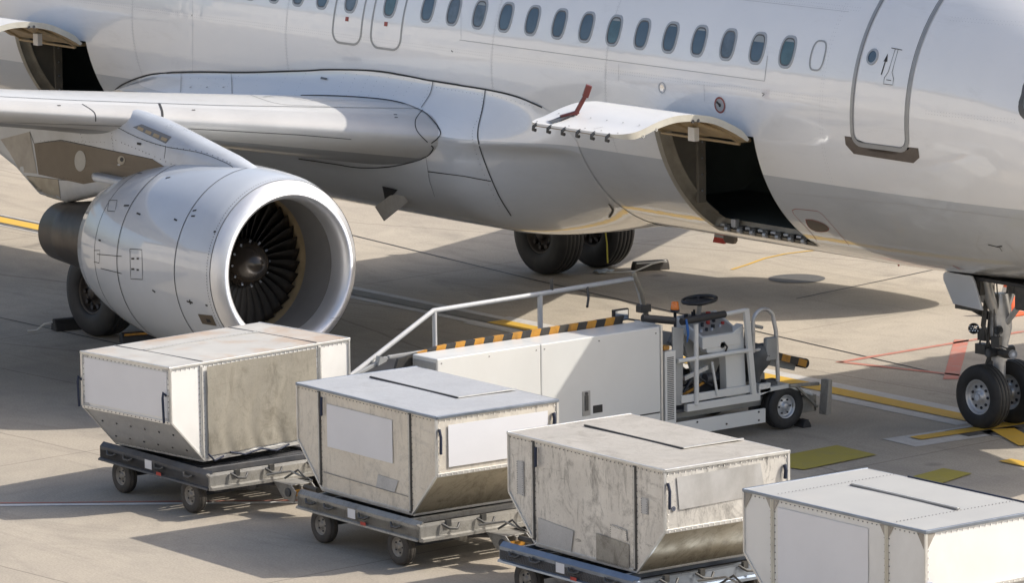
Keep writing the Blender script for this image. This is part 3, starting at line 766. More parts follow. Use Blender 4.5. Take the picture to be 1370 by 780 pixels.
def d_riv(m):
    for L in ([(650, 125), (648, 150), (637, 175), (640, 200), (655, 240), (672, 275)],): dots_px(m, FAIR, [(x-4, y) for x, y in L], 5, .012, .011, smooth=True)
    dots_px(m, FAIR, [(575, 112), (572, 126), (560, 144)], 4.5, .011, .011)
    for x in (463, 478, 495, 508, 521, 541, 555): dots_px(m, FAIR, [(x, 98+(x-463)*.09), (x-14, 128)], 6, .010, .011)
    dots_px(m, FAIR, [(585, 117), (640, 126)], 5, .011, .011); dots_px(m, FAIR, [(660, 127), (715, 142)], 6, .010, .011)
    dots_px(m, FAIR, [(320, 102), (302, 116)], 5, .01, .011); dots_px(m, FAIR, [(244, 105), (300, 106)], 11, .013, .011); dots_px(m, FAIR, [(245, 115), (305, 116)], 11, .012, .011)
    dots_px(m, FAIR, [(410, 98), (395, 126)], 5, .010, .011); dots_px(m, FAIR, [(345, 100), (343, 122)], 6, .010, .011); dots_px(m, FAIR, [(385, 100), (370, 126)], 6, .010, .011)
    dots_px(m, FAIR, [(190, 104), (190, 122)], 5, .010, .011)
    for x in (255, 277, 299): dots_px(m, FAIR, [(x, 117), (x+1, 117)], 3, .028, .011)
    line_px(m, FAIR, [(310, 97), (311, 126)], .008, .011); line_px(m, FAIR, [(243, 98), (242, 124)], .006, .011)
    line_px(m, FAIR, [(430, 104), (438, 106)], .03, .013)
detail('rivet_rows', 'linegry', bfo, d_riv)
def d_lap(m):
    for z in (3.98, 5.02):
        for k in range(520):
            s = 3.0+k*.045
            if 4.3 < s < 5.7: continue
            for dz in (0, .035):
                p, n = fsz(s, z+dz); a = V(1, 0, 0)*.0035; b = n.cross(V(1, 0, 0))*.0035
                m.add([p+n*.0015+a+b, p+n*.0015-a+b, p+n*.0015-a-b, p+n*.0015+a-b], [(0, 1, 2, 3)])
    for s in (2.6, 6.0, 9.95, 12.2, 16.6, 20.2):
        for k in range(70):
            z = 2.2+k*.045
            for ds in (-.02, .02):
                if z > 5.6: continue
                p, n = fsz(s+ds, z); a = V(1, 0, 0)*.0035; b = n.cross(V(1, 0, 0))*.0035
                m.add([p+n*.0015+a+b, p+n*.0015-a+b, p+n*.0015-a-b, p+n*.0015+a-b], [(0, 1, 2, 3)])
detail('skin_rivets', 'linelight', fobj, d_lap)
def d_frames(m):
    for s in (9.95, 12.2, 16.6, 20.2): strip3(m, [fsz(s, 2.1+k*.08) for k in range(44)], .004, .0015)
    strip3(m, [fsz(5.9+k*.2, 5.0) for k in range(80)], .004, .0015)
detail('skin_laps', 'linelight', fobj, d_frames)

# cabin windows
def oval(hw, hh, n=28, e=0.62):
    return [(math.copysign(abs(math.cos(2*PI*k/n))**e*hw, math.cos(2*PI*k/n)), math.copysign(abs(math.sin(2*PI*k/n))**0.8*hh, math.sin(2*PI*k/n))) for k in range(n)]
def ring_on(m, s, z, o1, o2, off1, off2, mi=0):
    vs = []; n = len(o1)
    for o, f in ((o1, off1), (o2, off2)):
        for du, dz in o:
            p, nn = fsz(s+du, z+dz); vs.append(p+nn*f)
    m.add(vs, [(i, (i+1) % n, n+(i+1) % n, n+i) for i in range(n)], mi, True)
def disc_on(m, s, z, o1, off, mi=0):
    vs = []; n = len(o1)
    p, nn = fsz(s, z); vs = [p+nn*off]
    for r in (.5, 1):
        for du, dz in o1:
            p, nn = fsz(s+du*r, z+dz*r); vs.append(p+nn*off)
    m.add(vs, [(0, 1+i, 1+(i+1) % n) for i in range(n)]+[(1+i, 1+n+i, 1+n+(i+1) % n, 1+(i+1) % n) for i in range(n)], mi, True)
def window(s, z=4.485, blind=0.0, par=None):
    m = MB(); ring_on(m, s, z, oval(.140, .192), oval(.136, .187), .0, .007); ring_on(m, s, z, oval(.136, .187), oval(.112, .162), .007, .006)
    ring_on(m, s, z, oval(.112, .162), oval(.098, .147), .006, .003, 1)
    f = m.build('cabin_window', ['winframe', 'seal'], par or plane, recalc=False)
    m = MB(); disc_on(m, s, z, oval(.099, .148), .0025)
    m.build('pane', random.choice(['glass', 'glass', 'glass2', 'glass3']), f, recalc=False)
    if blind > 0:
        m = MB(); o = oval(.096, .145); zc = .145-2*.145*blind
        o = [(du, max(dz, zc)) for du, dz in o]
        vs = []
        for du, dz in o:
            p, nn = fsz(s+du, z+dz); vs.append(p+nn*.0045)
        m.add(vs, [tuple(range(len(vs)))]); m.build('window_blind', 'blind', f, recalc=False)
bl = {0: 0.1, 1: .25, 3: .08, 4: .05, 6: .1, 11: .12}
for i in range(14): window(6.70+.533*i, blind=bl.get(i, 0))
for k in range(24): window(15.88+.533*k, blind=random.choice([0, 0, .3]))
def outline(m, loop, wd, off=.004, mi=0):
    P = [fsz(s, z) for s, z in loop]; strip3(m, P, wd, off, mi, True)
def rrect(s0, s1, z0, z1, r, k=6, n=10):
    P = []
    for cx, cz, a in ((s1-r, z0+r, -90), (s1-r, z1-r, 0), (s0+r, z1-r, 90), (s0+r, z0+r, 180)):
        for i in range(k+1):
            t = R(a+90*i/k); P.append((cx+r*math.cos(t), cz+r*math.sin(t)))
    o = []
    for a, b in zip(P, P[1:]+P[:1]):
        L = math.hypot(b[0]-a[0], b[1]-a[1]); q = max(1, int(L/.12))
        o += [(a[0]+(b[0]-a[0])*i/q, a[1]+(b[1]-a[1])*i/q) for i in range(q)]
    return o
# overwing exits
for i, (s0, s1) in enumerate(((14.10, 14.74), (14.95, 15.57))):
    m = MB(); outline(m, rrect(s0, s1, 3.90, 4.95, .16), .030)
    e = m.build('overwing_exit', 'framegrey', plane, recalc=False)
    window((s0+s1)/2, 4.485)
    m = MB(); sc_ = (s0+s1)/2+.02
    for a, b in ((-.035, .035),):
        P = [fsz(sc_+a, 4.19), fsz(sc_+b, 4.19), fsz(sc_+b, 4.245), fsz(sc_+a, 4.245)]; m.add([p+n*.004 for p, n in P], [(0, 1, 2, 3)])
    m.build('exit_placard', 'redthin', e, recalc=False)
# blank plug
m = MB(); outline(m, [(6.165+a*1.05, 4.485+b) for a, b in oval(.112, .168)], .022); m.build('window_plug', 'framegrey', plane, recalc=False)
# forward passenger door
m = MB(); outline(m, rrect(4.55, 5.47, 3.52, 5.42, .14), .050, .006)
pd = m.build('passenger_door', 'framegrey', plane, recalc=False)
m = MB(); outline(m, rrect(4.582, 5.438, 3.552, 5.388, .11), .012, .008); m.build('door_seal', 'linegry', pd, recalc=False)
def pl(m, pts, off=.004, mi=0, dens=1):
    n = len(pts); cx = sum(p[0] for p in pts)/n; cz = sum(p[1] for p in pts)/n
    L = []
    for a, b in zip(pts, pts[1:]+pts[:1]):
        q = max(1, int(math.hypot(b[0]-a[0], b[1]-a[1])/.06)); L += [(a[0]+(b[0]-a[0])*i/q, a[1]+(b[1]-a[1])*i/q) for i in range(q)]
    c, cn = fsz(cx, cz); vs = [c+cn*off]
    for r in (.5, 1):
        for s, z in L:
            p, nn = fsz(cx+(s-cx)*r, cz+(z-cz)*r); vs.append(p+nn*off)
    k = len(L)
    m.add(vs, [(0, 1+i, 1+(i+1) % k) for i in range(k)]+[(1+i, 1+k+i, 1+k+(i+1) % k, 1+(i+1) % k) for i in range(k)], mi, True)
m = MB(); pl(m, [(5.60, 3.60), (5.60, 3.50), (5.48, 3.40), (4.50, 3.385), (4.39, 3.46), (4.39, 3.57), (4.52, 3.57), (4.60, 3.50), (5.42, 3.50), (5.50, 3.60)], .003); m.build('scuff_plate', 'scuff', pd, recalc=False)
m = MB(); circ = lambda r: [(r*math.cos(2*PI*k/24), r*math.sin(2*PI*k/24)) for k in range(24)]
ring_on(m, 5.245, 4.545, circ(.092), circ(.066), .009, .009); ring_on(m, 5.245, 4.545, circ(.095), circ(.092), 0, .009)
m.build('door_window', 'winframe', pd, recalc=False)
m = MB(); disc_on(m, 5.245, 4.545, circ(.068), .004); m.build('door_window_pane', 'glass', pd, recalc=False)
def d_handle(m):
    hx = 4.90
    P = [(hx+.012, 4.66), (hx+.03, 4.40), (hx+.075, 4.33), (hx+.075, 4.26), (hx-.075, 4.26), (hx-.075, 4.33), (hx-.03, 4.40), (hx-.035, 4.66)]
    outline(m, P, .007); strip3(m, [fsz(hx+.08, 4.665), fsz(hx-.1, 4.655)], .009, .004)
    strip3(m, [fsz(hx+.04, 4.31), fsz(hx-.04, 4.308)], .008, .004)
    strip3(m, [fsz(hx+.135, 4.36), fsz(hx+.115, 4.52)], .018, .004)
    pl(m, [(hx+.145, 4.51), (hx+.11, 4.60), (hx+.085, 4.51)], .004)
detail('door_handle', 'lineblk', pd, d_handle)
# cockpit side window edge at the very right of the picture
m = MB(); outline(m, rrect(2.15, 2.96, 4.05, 4.72, .16), .09, .006); cw = m.build('cockpit_window', 'seal', plane, recalc=False)
m = MB(); pl(m, rrect(2.19, 2.92, 4.09, 4.68, .13), .004); m.build('pane', 'glass', cw, recalc=False)
# ports and placards
m = MB(); outline(m, [(7.80+a, 3.765+b) for a, b in circ(.088)], .022, .006); gp = m.build('cargo_door_indicator', 'redthin', plane, recalc=False)
m = MB(); disc_on(m, 7.80, 3.765, circ(.078), .003); m.build('indicator_face', 'placard_dim', gp, recalc=False)
def d_g(m): disc_on(m, 7.80, 3.765, circ(.024), .006); strip3(m, [fsz(7.80, 3.77), fsz(7.86, 3.80)], .03, .0065)
detail('indicator_pointer', 'lineblk', gp, d_g)
m = MB(); outline(m, [(8.87+a, 3.88+b) for a, b in circ(.062)], .012, .003); gp = m.build('service_port', 'linelight', plane, recalc=False)
m = MB(); disc_on(m, 8.87, 3.88, circ(.04), .003); m.build('port_lens', 'chrome', gp, recalc=False)
def d_red(m):
    line_px(m, FB, [(1065, 279), (1060, 281), (1062, 286), (1086, 312), (1093, 322)], .008); line_px(m, FB, [(1065, 279), (1094, 282), (1100, 286), (1118, 306), (1136, 328)], .008)
detail('ground_power_outline', 'redthin', fobj, d_red)
detail('ground_power_panel', 'scuff', fobj, lambda m: fill_px(m, [FB], curve([(1078, 293), (1088, 294), (1102, 299), (1109, 305), (1105, 309), (1092, 309), (1082, 303), (1078, 293)], 3)[:-1], .004))
detail('ground_power_rim', 'redthin', fobj, lambda m: line_px(m, FB, [(1078, 293), (1088, 294), (1102, 299), (1109, 305), (1105, 309), (1092, 309), (1082, 303), (1078, 293)], .010, .006, smooth=True))
detail('static_marks', 'redthin', fobj, lambda m: (line_px(m, FB, [(1275, 355), (1284, 360)], .02), line_px(m, FB, [(1280, 357), (1290, 360)], .012)))
detail('scratch_marks', 'lineblk', fobj, lambda m: (line_px(m, FB, [(1322, 327), (1334, 330), (1341, 329)], .018), line_px(m, FB, [(1337, 330), (1341, 336)], .008), line_px(m, FB, [(1020, 124), (1023, 126), (1020, 128)], .01), line_px(m, FB, [(604, 67), (606, 69)], .012), line_px(m, FB, [(257, 19), (257, 21)], .012)))

# cargo openings, frames, holds and doors
def cargo(s0, s1, detail_=True):
    t0, t1 = TH_B, TH_H
    N = 24
    arcp = [t0+(t1-t0)*k/N for k in range(N+1)]
    def P(s, th, k=1.0):
        y, z = fus(s, th); return V(s, y*k, 3.8275+(z-3.8275)*k)
    # rim going inward round the opening
    m = MB()
    loop = [(s0, t) for t in arcp]+[(s0+(s1-s0)*k/12, t1) for k in range(1, 13)]+[(s1, t) for t in arcp[::-1][1:]]+[(s1+(s0-s1)*k/12, t0) for k in range(1, 12)]
    cs = (s0+s1)/2; ct = (t0+t1)/2
    a = [P(s, t, 1.0015) for s, t in loop]; b = [P(s, t, .94) for s, t in loop]
    def inn(s, t, d): return (s+(cs-s)/abs(cs-s)*d if abs(s-cs) > .8 else s, t)
    c = [P(*(lambda q: q)(inn(s, t, .11)), .93) for s, t in loop]
    n = len(loop)
    m.add(a+b+c, [(i, (i+1) % n, n+(i+1) % n, n+i) for i in range(n)]+[(n+i, n+(i+1) % n, 2*n+(i+1) % n, 2*n+i) for i in range(n)], 0, True)
    fr = m.build('cargo_door_frame', 'tanframe', plane, recalc=False)
    # outer flange strip
    def edge_strip(path, wd, name, mat, off=.006):
        mm = MB(); Q = []
        for s, t in path:
            y, z = fus(s, t); nn = V(0, math.cos(t)*2.0425, math.sin(t)*1.975).normalized(); Q.append((V(s, y, z), nn))
        strip3(mm, Q, wd, off); return mm.build(name, mat, fr, recalc=False)
    edge_strip([(s1-.035, t) for t in arcp], .09, 'frame_flange', 'tanframe')
    # hold interior
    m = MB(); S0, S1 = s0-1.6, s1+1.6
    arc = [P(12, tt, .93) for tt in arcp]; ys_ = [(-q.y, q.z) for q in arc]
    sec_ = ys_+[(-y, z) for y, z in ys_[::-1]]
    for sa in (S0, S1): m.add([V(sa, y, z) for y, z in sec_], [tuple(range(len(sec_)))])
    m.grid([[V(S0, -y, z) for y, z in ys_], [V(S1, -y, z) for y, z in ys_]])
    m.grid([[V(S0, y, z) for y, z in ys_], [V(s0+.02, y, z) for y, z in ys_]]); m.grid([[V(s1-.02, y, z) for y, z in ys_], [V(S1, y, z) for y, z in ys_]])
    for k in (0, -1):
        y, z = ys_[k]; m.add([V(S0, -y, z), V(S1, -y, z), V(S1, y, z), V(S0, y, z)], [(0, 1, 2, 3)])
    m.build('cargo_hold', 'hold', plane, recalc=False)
    # flat lining just aft of the opening and its bright upright
    yz = [(-P(12, tt, .93).y, P(12, tt, .93).z) for tt in arcp]
    m = MB(); poly = [(y, z) for y, z in yz if y > 1.30]; poly = [(1.30, poly[0][1])]+poly+[(1.30, poly[-1][1])]
    m.prism([V(s1-.08, y, z) for y, z in poly], V(.03, 0, 0)); m.build('hold_lining', 'holdside', fr)
    zb_ = min(z for y, z in yz if y > 1.30)
    m = MB(); m.sbox(s1-.13, s1-.085, 1.22, 1.345, zb_-.1, 3.34); m.build('lining_upright', 'tanframe2', fr, bevel=.004)
    m = MB()
    for k in range(6): q = V(s1-.13, 1.285, zb_+.05+.2*k); m.cyl(q, q+V(-.01, 0, 0), .014, 8)
    m.build('lining_fasteners', 'rim', fr)
    m = MB(); m.tube([P(s1-.10, t, .925) for t in arcp[2:-1]], .012); m.build('frame_conduit', 'tanframe', fr)
    # sill rollers and latches
    m = MB(); y0_, z0_ = fus(8, t0)
    m.bar(V(s0+.02, y0_-.05, z0_+.012), V(s1-.3, y0_-.05, z0_+.012), .10, .05, mi=0)
    for k in range(7):
        s = s0+.16+k*.235
        m.sbox(s-.035, s+.035, y0_-.04, y0_+.035, z0_-.01, z0_+.075, 0)
        m.cyl(V(s-.03, y0_+.045, z0_+.02), V(s+.03, y0_+.045, z0_+.02), .034, 12, 1)
        m.cyl(V(s+.07, y0_+.01, z0_+.055), V(s+.16, y0_+.01, z0_+.055), .022, 10, 1)
    m.sbox(s0+.3, s0+.75, y0_-.1, y0_-.06, z0_+.03, z0_+.075, 2); m.sbox(s0+.9, s0+1.35, y0_-.1, y0_-.06, z0_+.03, z0_+.075, 2)
    m.sbox(s1-.42, s1-.34, y0_-.02, y0_+.05, z0_+.05, z0_+.15, 1)
    m.build('sill_latches', ['geardark', 'gear', 'rim'], fr, bevel=.004)
    m = MB(); Q = []
    for k in range(8):
        t = t0+(k/7-.5)*.07; Q.append([P(s0+.0, t, 1.004), P(s1, t, 1.004)])
    m.grid(Q); m.build('sill_plate', 'darkframe', fr, recalc=False)
    # the door, swung up and outward
    prof = curve([(1.985, 3.405), (2.10, 3.52), (2.30, 3.625), (2.52, 3.715), (2.76, 3.765), (2.98, 3.785), (3.18, 3.78), (3.42, 3.735), (3.66, 3.665), (3.86, 3.635), (3.96, 3.63)], 4)
    th = .08; a0, a1 = s0+.02, s1-.02
    up = []; lo = []
    for i, (y, z) in enumerate(prof):
        j0 = prof[max(i-1, 0)]; j1 = prof[min(i+1, len(prof)-1)]; dy, dz = j1[0]-j0[0], j1[1]-j0[1]; L = math.hypot(dy, dz); ny, nz = -dz/L, dy/L
        up.append((y, z)); tt = th*(.35+.65*min(1, (len(prof)-1-i)/6))*(.5+.5*min(1, i/4)); lo.append((y-ny*tt, z-nz*tt))
    def inset(s_edge, i):    # rounded free corners
        x_ = math.hypot(prof[-1][0]-prof[i][0], prof[-1][1]-prof[i][1]); r_ = .24; d = r_-math.sqrt(max(0, r_*r_-max(0, r_-x_)**2)) if x_ < r_ else 0; return s_edge+(d if s_edge < cs else -d)
    m = MB(); n = len(prof)
    m.grid([[V(inset(a0, i), y, z) for i, (y, z) in enumerate(up)], [V(a0+.3, y, z) for y, z in up], [V(cs, y, z) for y, z in up], [V(a1-.3, y, z) for y, z in up], [V(inset(a1, i), y, z) for i, (y, z) in enumerate(up)]])
    m.grid([[V(inset(a, n-1), up[-1][0], up[-1][1]) for a in (a0, a1)], [V(inset(a, n-1), lo[-1][0], lo[-1][1]) for a in (a0, a1)]], smooth=False)
    d = m.build('cargo_door', 'doorwhite', plane, recalc=False)
    m = MB(); m.grid([[V(inset(a, i), y, z) for i, (y, z) in enumerate(lo)] for a in (a0, a1)]); m.build('door_inner_lining', 'insul', d, recalc=False)
    for a, mt, o_ in ((a0, 'cream', -.001), (a1, 'cream', .001)):
        m = MB(); m.grid([[V(inset(a, i)+o_, *up[i]) for i in range(n)], [V(inset(a, i)+o_, *lo[i]) for i in range(n)]]); m.build('door_edge', mt, d, recalc=False)
    # latch hooks under the free edge
    m = MB()
    for k in range(6):
        s = a0+.22+k*(a1-a0-.44)/5; y, z = lo[-1]
        m.tube([V(s, y-.02, z+.02), V(s, y+.035, z-.01), V(s, y+.04, z-.045), V(s, y+.0, z-.055)], .020, 8)
    m.build('latch_hooks', 'geardark', d)
    # red locking handle standing on the outer skin
    i = int(n*.80); y, z = prof[i]
    m = MB(); hs = a1-.42
    m.bar(V(hs, 3.52, 3.71), V(hs-.07, 3.42, 3.93), .065, .05); m.bar(V(hs-.07, 3.42, 3.92), V(hs-.10, 3.38, 4.06), .105, .075)
    m.bar(V(hs+.08, 3.68, 3.69), V(hs-.02, 3.48, 3.745), .07, .04)
    if detail_: m.build('door_handle', 'darkred', d, bevel=.008)
    m = MB(); m.add([V(hs-.02, 3.88, 3.646), V(hs-.02, 3.52, 3.726), V(hs+.10, 3.50, 3.732), V(hs+.10, 3.86, 3.651)], [(0, 1, 2, 3)]); m.build('handle_recess', 'seal', d, recalc=False)
    m = MB()
    m.add([V(a0+.62+x, yy, zz+.004) for x, yy, zz in ((0, 3.86, 3.638), (.008, 3.86, 3.638), (.008, 2.6, 3.745), (0, 2.6, 3.745))], [(0, 1, 2, 3)])
    for k in range(6):
        for yy in (3.88, 3.55):
            s = a0+.15+k*.3; zz = 3.64 if yy > 3.6 else 3.705
            m.cyl(V(s, yy, zz), V(s, yy, zz+.004), .010, 8)
    m.build('door_seam', 'linegry', d, recalc=False)
    # hinge arms
    m = MB()
    for s in (s0+.22, s0+.95, s1-.22):
        m.tube([V(s, 1.80, 3.36), V(s, 2.0, 3.37), V(s, 2.2, 3.49), V(s, 2.6, 3.63)], .025, 8)
    m.tube([V(s0+.2, 1.98, 3.33), V(s1-.2, 1.98, 3.33)], .018, 8)
    m.build('hinge_arms', 'tanring', d)
    m = MB(); m.sbox(s0+.62, s0+.74, 2.25, 2.33, 3.35, 3.52); m.build('hinge_bracket', 'doorwhite', d, bevel=.006)
    m = MB()
    for yy, zz in ((2.78, 3.70), (2.86, 3.70)): m.cyl(V(a0-.006, yy, zz), V(a0+.01, yy, zz), .022, 10)
    for yy, zz in ((3.62, 3.60), (3.42, 3.66)): m.cyl(V(a0-.006, yy, zz-.01), V(a0+.01, yy, zz-.01), .02, 10)
    m.build('edge_fittings', 'geardark', d)
cargo(*OPEN[0]); cargo(*OPEN[1], detail_=False)

# blade antennas, drain masts, small panel on the fairing
def blade(s, y, zt, L, H, cols):
    m = MB()
    m.prism([V(s, y-.02, zt+.05), V(s+L, y-.02, zt+.05), V(s+L+.03, y-.02, zt-H*.55), V(s+.08, y-.02, zt-H*.55)], V(0, .04, 0), 0)
    m.prism([V(s+.082, y-.018, zt-H*.55), V(s+L+.03, y-.018, zt-H*.55), V(s+L+.06, y-.018, zt-H), V(s+.16, y-.018, zt-H)], V(0, .036, 0), 1)
    m.build('blade_antenna', cols, plane, bevel=.006)
def at_s(px, py, y): 
    p = ony(px, py, y); return -p.x, p.z
s_, z_ = at_s(960, 316, -.0)
blade(s_-.3, 0, 1.79, .32, .16, ['loader_grey', 'red'])
s_, z_ = at_s(978, 318, 0)
m = MB(); m.prism([V(s_-.1, -.03, 1.82), V(s_+.12, -.03, 1.82), V(s_+.12, -.03, 1.68), V(s_+.08, -.03, 1.65), V(s_-.07, -.03, 1.65), V(s_-.1, -.03, 1.69)], V(0, .06, 0)); m.build('drain_mast', 'scuff', plane, bevel=.012)
s_, z_ = at_s(925, 317, -.3)
m = MB(); m.lathe(V(s_, -.3, 1.74), (0, 0, 1), [(0, .09), (.03, .10), (.08, .08)], 16); m.build('belly_beacon', 'black', plane)
s_, z_ = at_s(1203, 357, 0)
m = MB(); m.tube([V(s_, 0, 1.82), V(s_+.01, 0, 1.72)], [.025, .012], 8); m.build('drain_tube', 'red', plane)
m = MB(); fp = [ony(*q, 2.12) for q in [(502, 277), (535, 252), (546, 270), (514, 296)]]
m.prism(fp, V(.03, -.015, 0)); m.build('landing_light_flap', 'streaky', plane, bevel=.004)
detail('flap_recess', 'black', bfo, lambda m: fill_px(m, FAIR, [(512, 248), (533, 253), (524, 262), (516, 268)], .012))

# --- landing gear
def tyre(m, c, ax, Rr, W, rim, grooves=3, n=48):
    ax = Vector(ax).normalized(); c = Vector(c)
    sd = [(-W*.40, rim), (-W*.47, rim+.03*Rr), (-W*.5, rim+(Rr-rim)*.35), (-W*.49, rim+(Rr-rim)*.62), (-W*.43, Rr*.955), (-W*.33, Rr*.985)]
    prof = list(sd)
    g_ = .018*Rr
    for k in range(grooves):
        x = -W*.24+k*(W*.48/(max(1, grooves-1)))
        q = Rr*(1-.008*abs(x)/W*4); prof += [(x-.014*Rr, q), (x-.010*Rr, q-g_), (x+.010*Rr, q-g_), (x+.014*Rr, q)]
    prof += [(-a, b) for a, b in sd[::-1]]
    m.lathe(c, ax, prof, n)
def wheel(par, c, ax, Rr, W, rim, mt='rubber', mr='rim', lug=8, grooves=3, name='wheel', n=48):
    m = MB(); tyre(m, c, ax, Rr, W, rim, grooves, n); w_ = m.build(name, mt, par)
    m = MB(); ax = Vector(ax).normalized(); c = Vector(c)
    for sg in (1, -1):
        a = ax*sg; h = W*.40
        m.lathe(c, a, [(h, rim*1.02), (h+.005, rim*.97), (h-.02, rim*.90), (h*.55, rim*.86), (h*.50, rim*.72), (h*.62, rim*.5), (h*.68, rim*.33), (h*.95, rim*.30), (h*1.02, rim*.22), (h*1.02, .0005)], 32)
    m.build('rim', mr, w_)
    m = MB()
    u = ax.cross(Vector((0, 0, 1))).normalized(); v = ax.cross(u)
    for sg in (1, -1):
        for k in range(lug):
            a = 2*PI*k/lug; p = c+ax*sg*W*.40*.56+(u*math.cos(a)+v*math.sin(a))*rim*.62
            m.cyl(p, p+ax*sg*.012, rim*.085, 10)
    m.build('rim_holes', 'black', w_)
    return w_
Y = (0, 1, 0)
# nose gear
nx = 5.07
wheel(plane, V(nx, .25, .385), Y, .385, .225, .21, 'rubber', 'rim', 9, 3)
wheel(plane, V(nx, -.25, .385), Y, .385, .225, .21, 'rubber', 'rim', 9, 3)
m = MB()
m.tube([V(nx, 0, .36), V(nx-.01, 0, .80)], .078, 20); m.cyl(V(nx, -.36, .385), V(nx, .36, .385), .045, 16)
m.tube([V(nx-.01, 0, .79), V(nx-.01, 0, .84)], .095, 20); m.tube([V(nx-.01, 0, .84), V(nx-.02, 0, .95)], .078, 20); m.tube([V(nx-.02, 0, .95), V(nx-.02, 0, .975)], .10, 20)
m.tube([V(nx-.02, 0, .97), V(nx-.03, 0, 1.18), V(nx-.04, 0, 1.45), V(nx-.04, 0, 1.60)], [.095, .135, .12, .085], 20)
m.tube([V(nx-.03, 0, 1.25), V(nx-.02, .16, 1.55), V(nx, .24, 1.90)], [.075, .07, .06], 12); m.tube([V(nx-.03, 0, 1.25), V(nx-.02, -.16, 1.55), V(nx, -.24, 1.90)], [.05, .055, .045], 12)
m.tube([V(nx-.03, .0, 1.42), V(nx+.1, .14, 1.52), V(nx+.16, .16, 1.92)], [.06, .05, .05], 12)
nose = m.build('nose_landing_gear', 'gear', plane)
m = MB()
m.tube([V(nx-.1, .0, 1.22), V(nx-.5, .03, 1.62), V(nx-.75, .05, 1.85)], .035, 12); m.tube([V(nx-.1, 0.0, 1.22), V(nx-.55, -.12, 1.85)], .028, 10)
m.build('drag_strut', 'gear', nose)
m = MB()
m.tube([V(nx-.08, .05, .90), V(nx-.22, .10, .90), V(nx-.40, .16, .93)], .05, 14); m.cyl(V(nx-.02, -.2, .9), V(nx-.02, .2, .9), .055, 14)
m.build('steering_actuator', 'geardark', nose)
m = MB(); m.cyl(V(nx-.40, .16, .93), V(nx-.425, .17, .932), .052, 16); m.build('actuator_cap', 'rim', nose)
m = MB()
m.prism([V(nx+.06, -.05, .84), V(nx+.20, -.04, .66), V(nx+.05, -.04, .50)], V(0, .1, 0)); m.prism([V(nx+.08, -.06, 1.00), V(nx+.20, -.05, .68), V(nx+.07, -.05, .8)], V(0, .11, 0))
m.build('torque_link', 'geardark', nose, bevel=.01)
m = MB(); 
m.sbox(nx+.10, nx+.22, .02, .14, 1.02, 1.16); m.sbox(nx+.07, nx+.24, .04, .16, .86, .98); m.sbox(nx+.1, nx+.5, .14, .24, 1.38, 1.44); m.cyl(V(nx+.05, .06, 1.3), V(nx+.35, .10, 1.40), .05, 12)
for k in range(4): m.tube([V(nx+.02+.012*k, .1, .9+.02*k), V(nx+.10+.02*k, .13, 1.2), V(nx+.06, .12+.02*k, 1.5), V(nx+.1, .1, 1.8)], .010, 6)
m.tube([V(nx-.06, .1, 1.45), V(nx-.08, .12, 1.2), V(nx-.14, .13, 1.0), V(nx-.3, .14, .98)], .009, 6)
m.tube([V(nx+.10, .1, .9), V(nx+.22, .1, .98), V(nx+.16, .1, 1.2)], .012, 6)
for k in range(5):
    a = .5+k*.5; m.tube([V(nx+.02+.1*math.cos(a), .12*math.sin(a)+.03, .86+.05*k), V(nx+.13*math.cos(a), .15*math.sin(a), 1.1), V(nx+.1*math.cos(a+.4), .16*math.sin(a), 1.4), V(nx+.1*math.cos(a), .12, 1.8)], .008, 6)
m.cyl(V(nx-.13, .10, 1.18), V(nx-.13, .16, 1.18), .05, 14); m.cyl(V(nx-.13, .155, 1.18), V(nx-.13, .17, 1.18), .025, 12)
m.sbox(nx-.16, nx-.02, .10, .15, .97, 1.10); m.sbox(nx+.3, nx+.15, -.02, .10, 1.62, 1.84)
m.build('gear_hoses', 'geardark', nose)
for c_, r_ in ((V(nx+.24, .18, 1.16), .068), (V(nx+.10, .30, 1.66), .08)):
    dd = V(-.55, .8, -.05).normalized()
    m = MB(); m.lathe(c_-dd*.09, dd, [(0, .02), (.03, r_*.8), (.09, r_), (.10, r_*.97), (.085, r_*.9)], 20); L_ = m.build('gear_light', 'geardark', nose)
    m = MB(); u = dd.cross(Vector((0, 0, 1))).normalized(); v = dd.cross(u)
    for i in range(-2, 3):
        for j in range(-2, 3):
            x = (i+.5*(j % 2))*.032*r_/.068; y = j*.028*r_/.068
            if math.hypot(x, y) < r_*.82: m.cyl(c_-dd*.012+u*x+v*y, c_+dd*.0+u*x+v*y, .0115*r_/.068, 8)
    m.build('light_lenses', 'chrome' if r_ < .07 else 'framegrey', L_)
for sd in (1, -1):
    m = MB()
    m.prism([V(5.46, sd*.50, 1.86), V(5.01, sd*.50, 1.86), V(4.97, sd*.50, 1.80), V(4.83, sd*.50, 1.47), V(5.33, sd*.50, 1.49), V(5.50, sd*.50, 1.76), V(5.50, sd*.50, 1.83)], V(0, -sd*.03, 0))
    m.build('gear_door', 'framegrey' if sd < 0 else 'nacelle', nose, bevel=.008)
m = MB(); m.sbox(5.5, 3.2, -.42, .42, 1.80, 1.84); m.build('wheel_bay', 'black', nose)
m = MB(); m.sbox(5.2, 5.05, .2, .32, 1.6, 1.84); m.sbox(4.7, 4.4, -.1, .2, 1.66, 1.84); m.cyl(V(4.6, .1, 1.70), V(4.45, .25, 1.74), .08, 14); m.build('bay_equipment', 'geardark', nose, bevel=.02); m = MB(); m.sbox(4.5, 4.05, -.3, .3, 1.5, 1.82); m.build('bay_equipment', 'geardark', nose, bevel=.02)
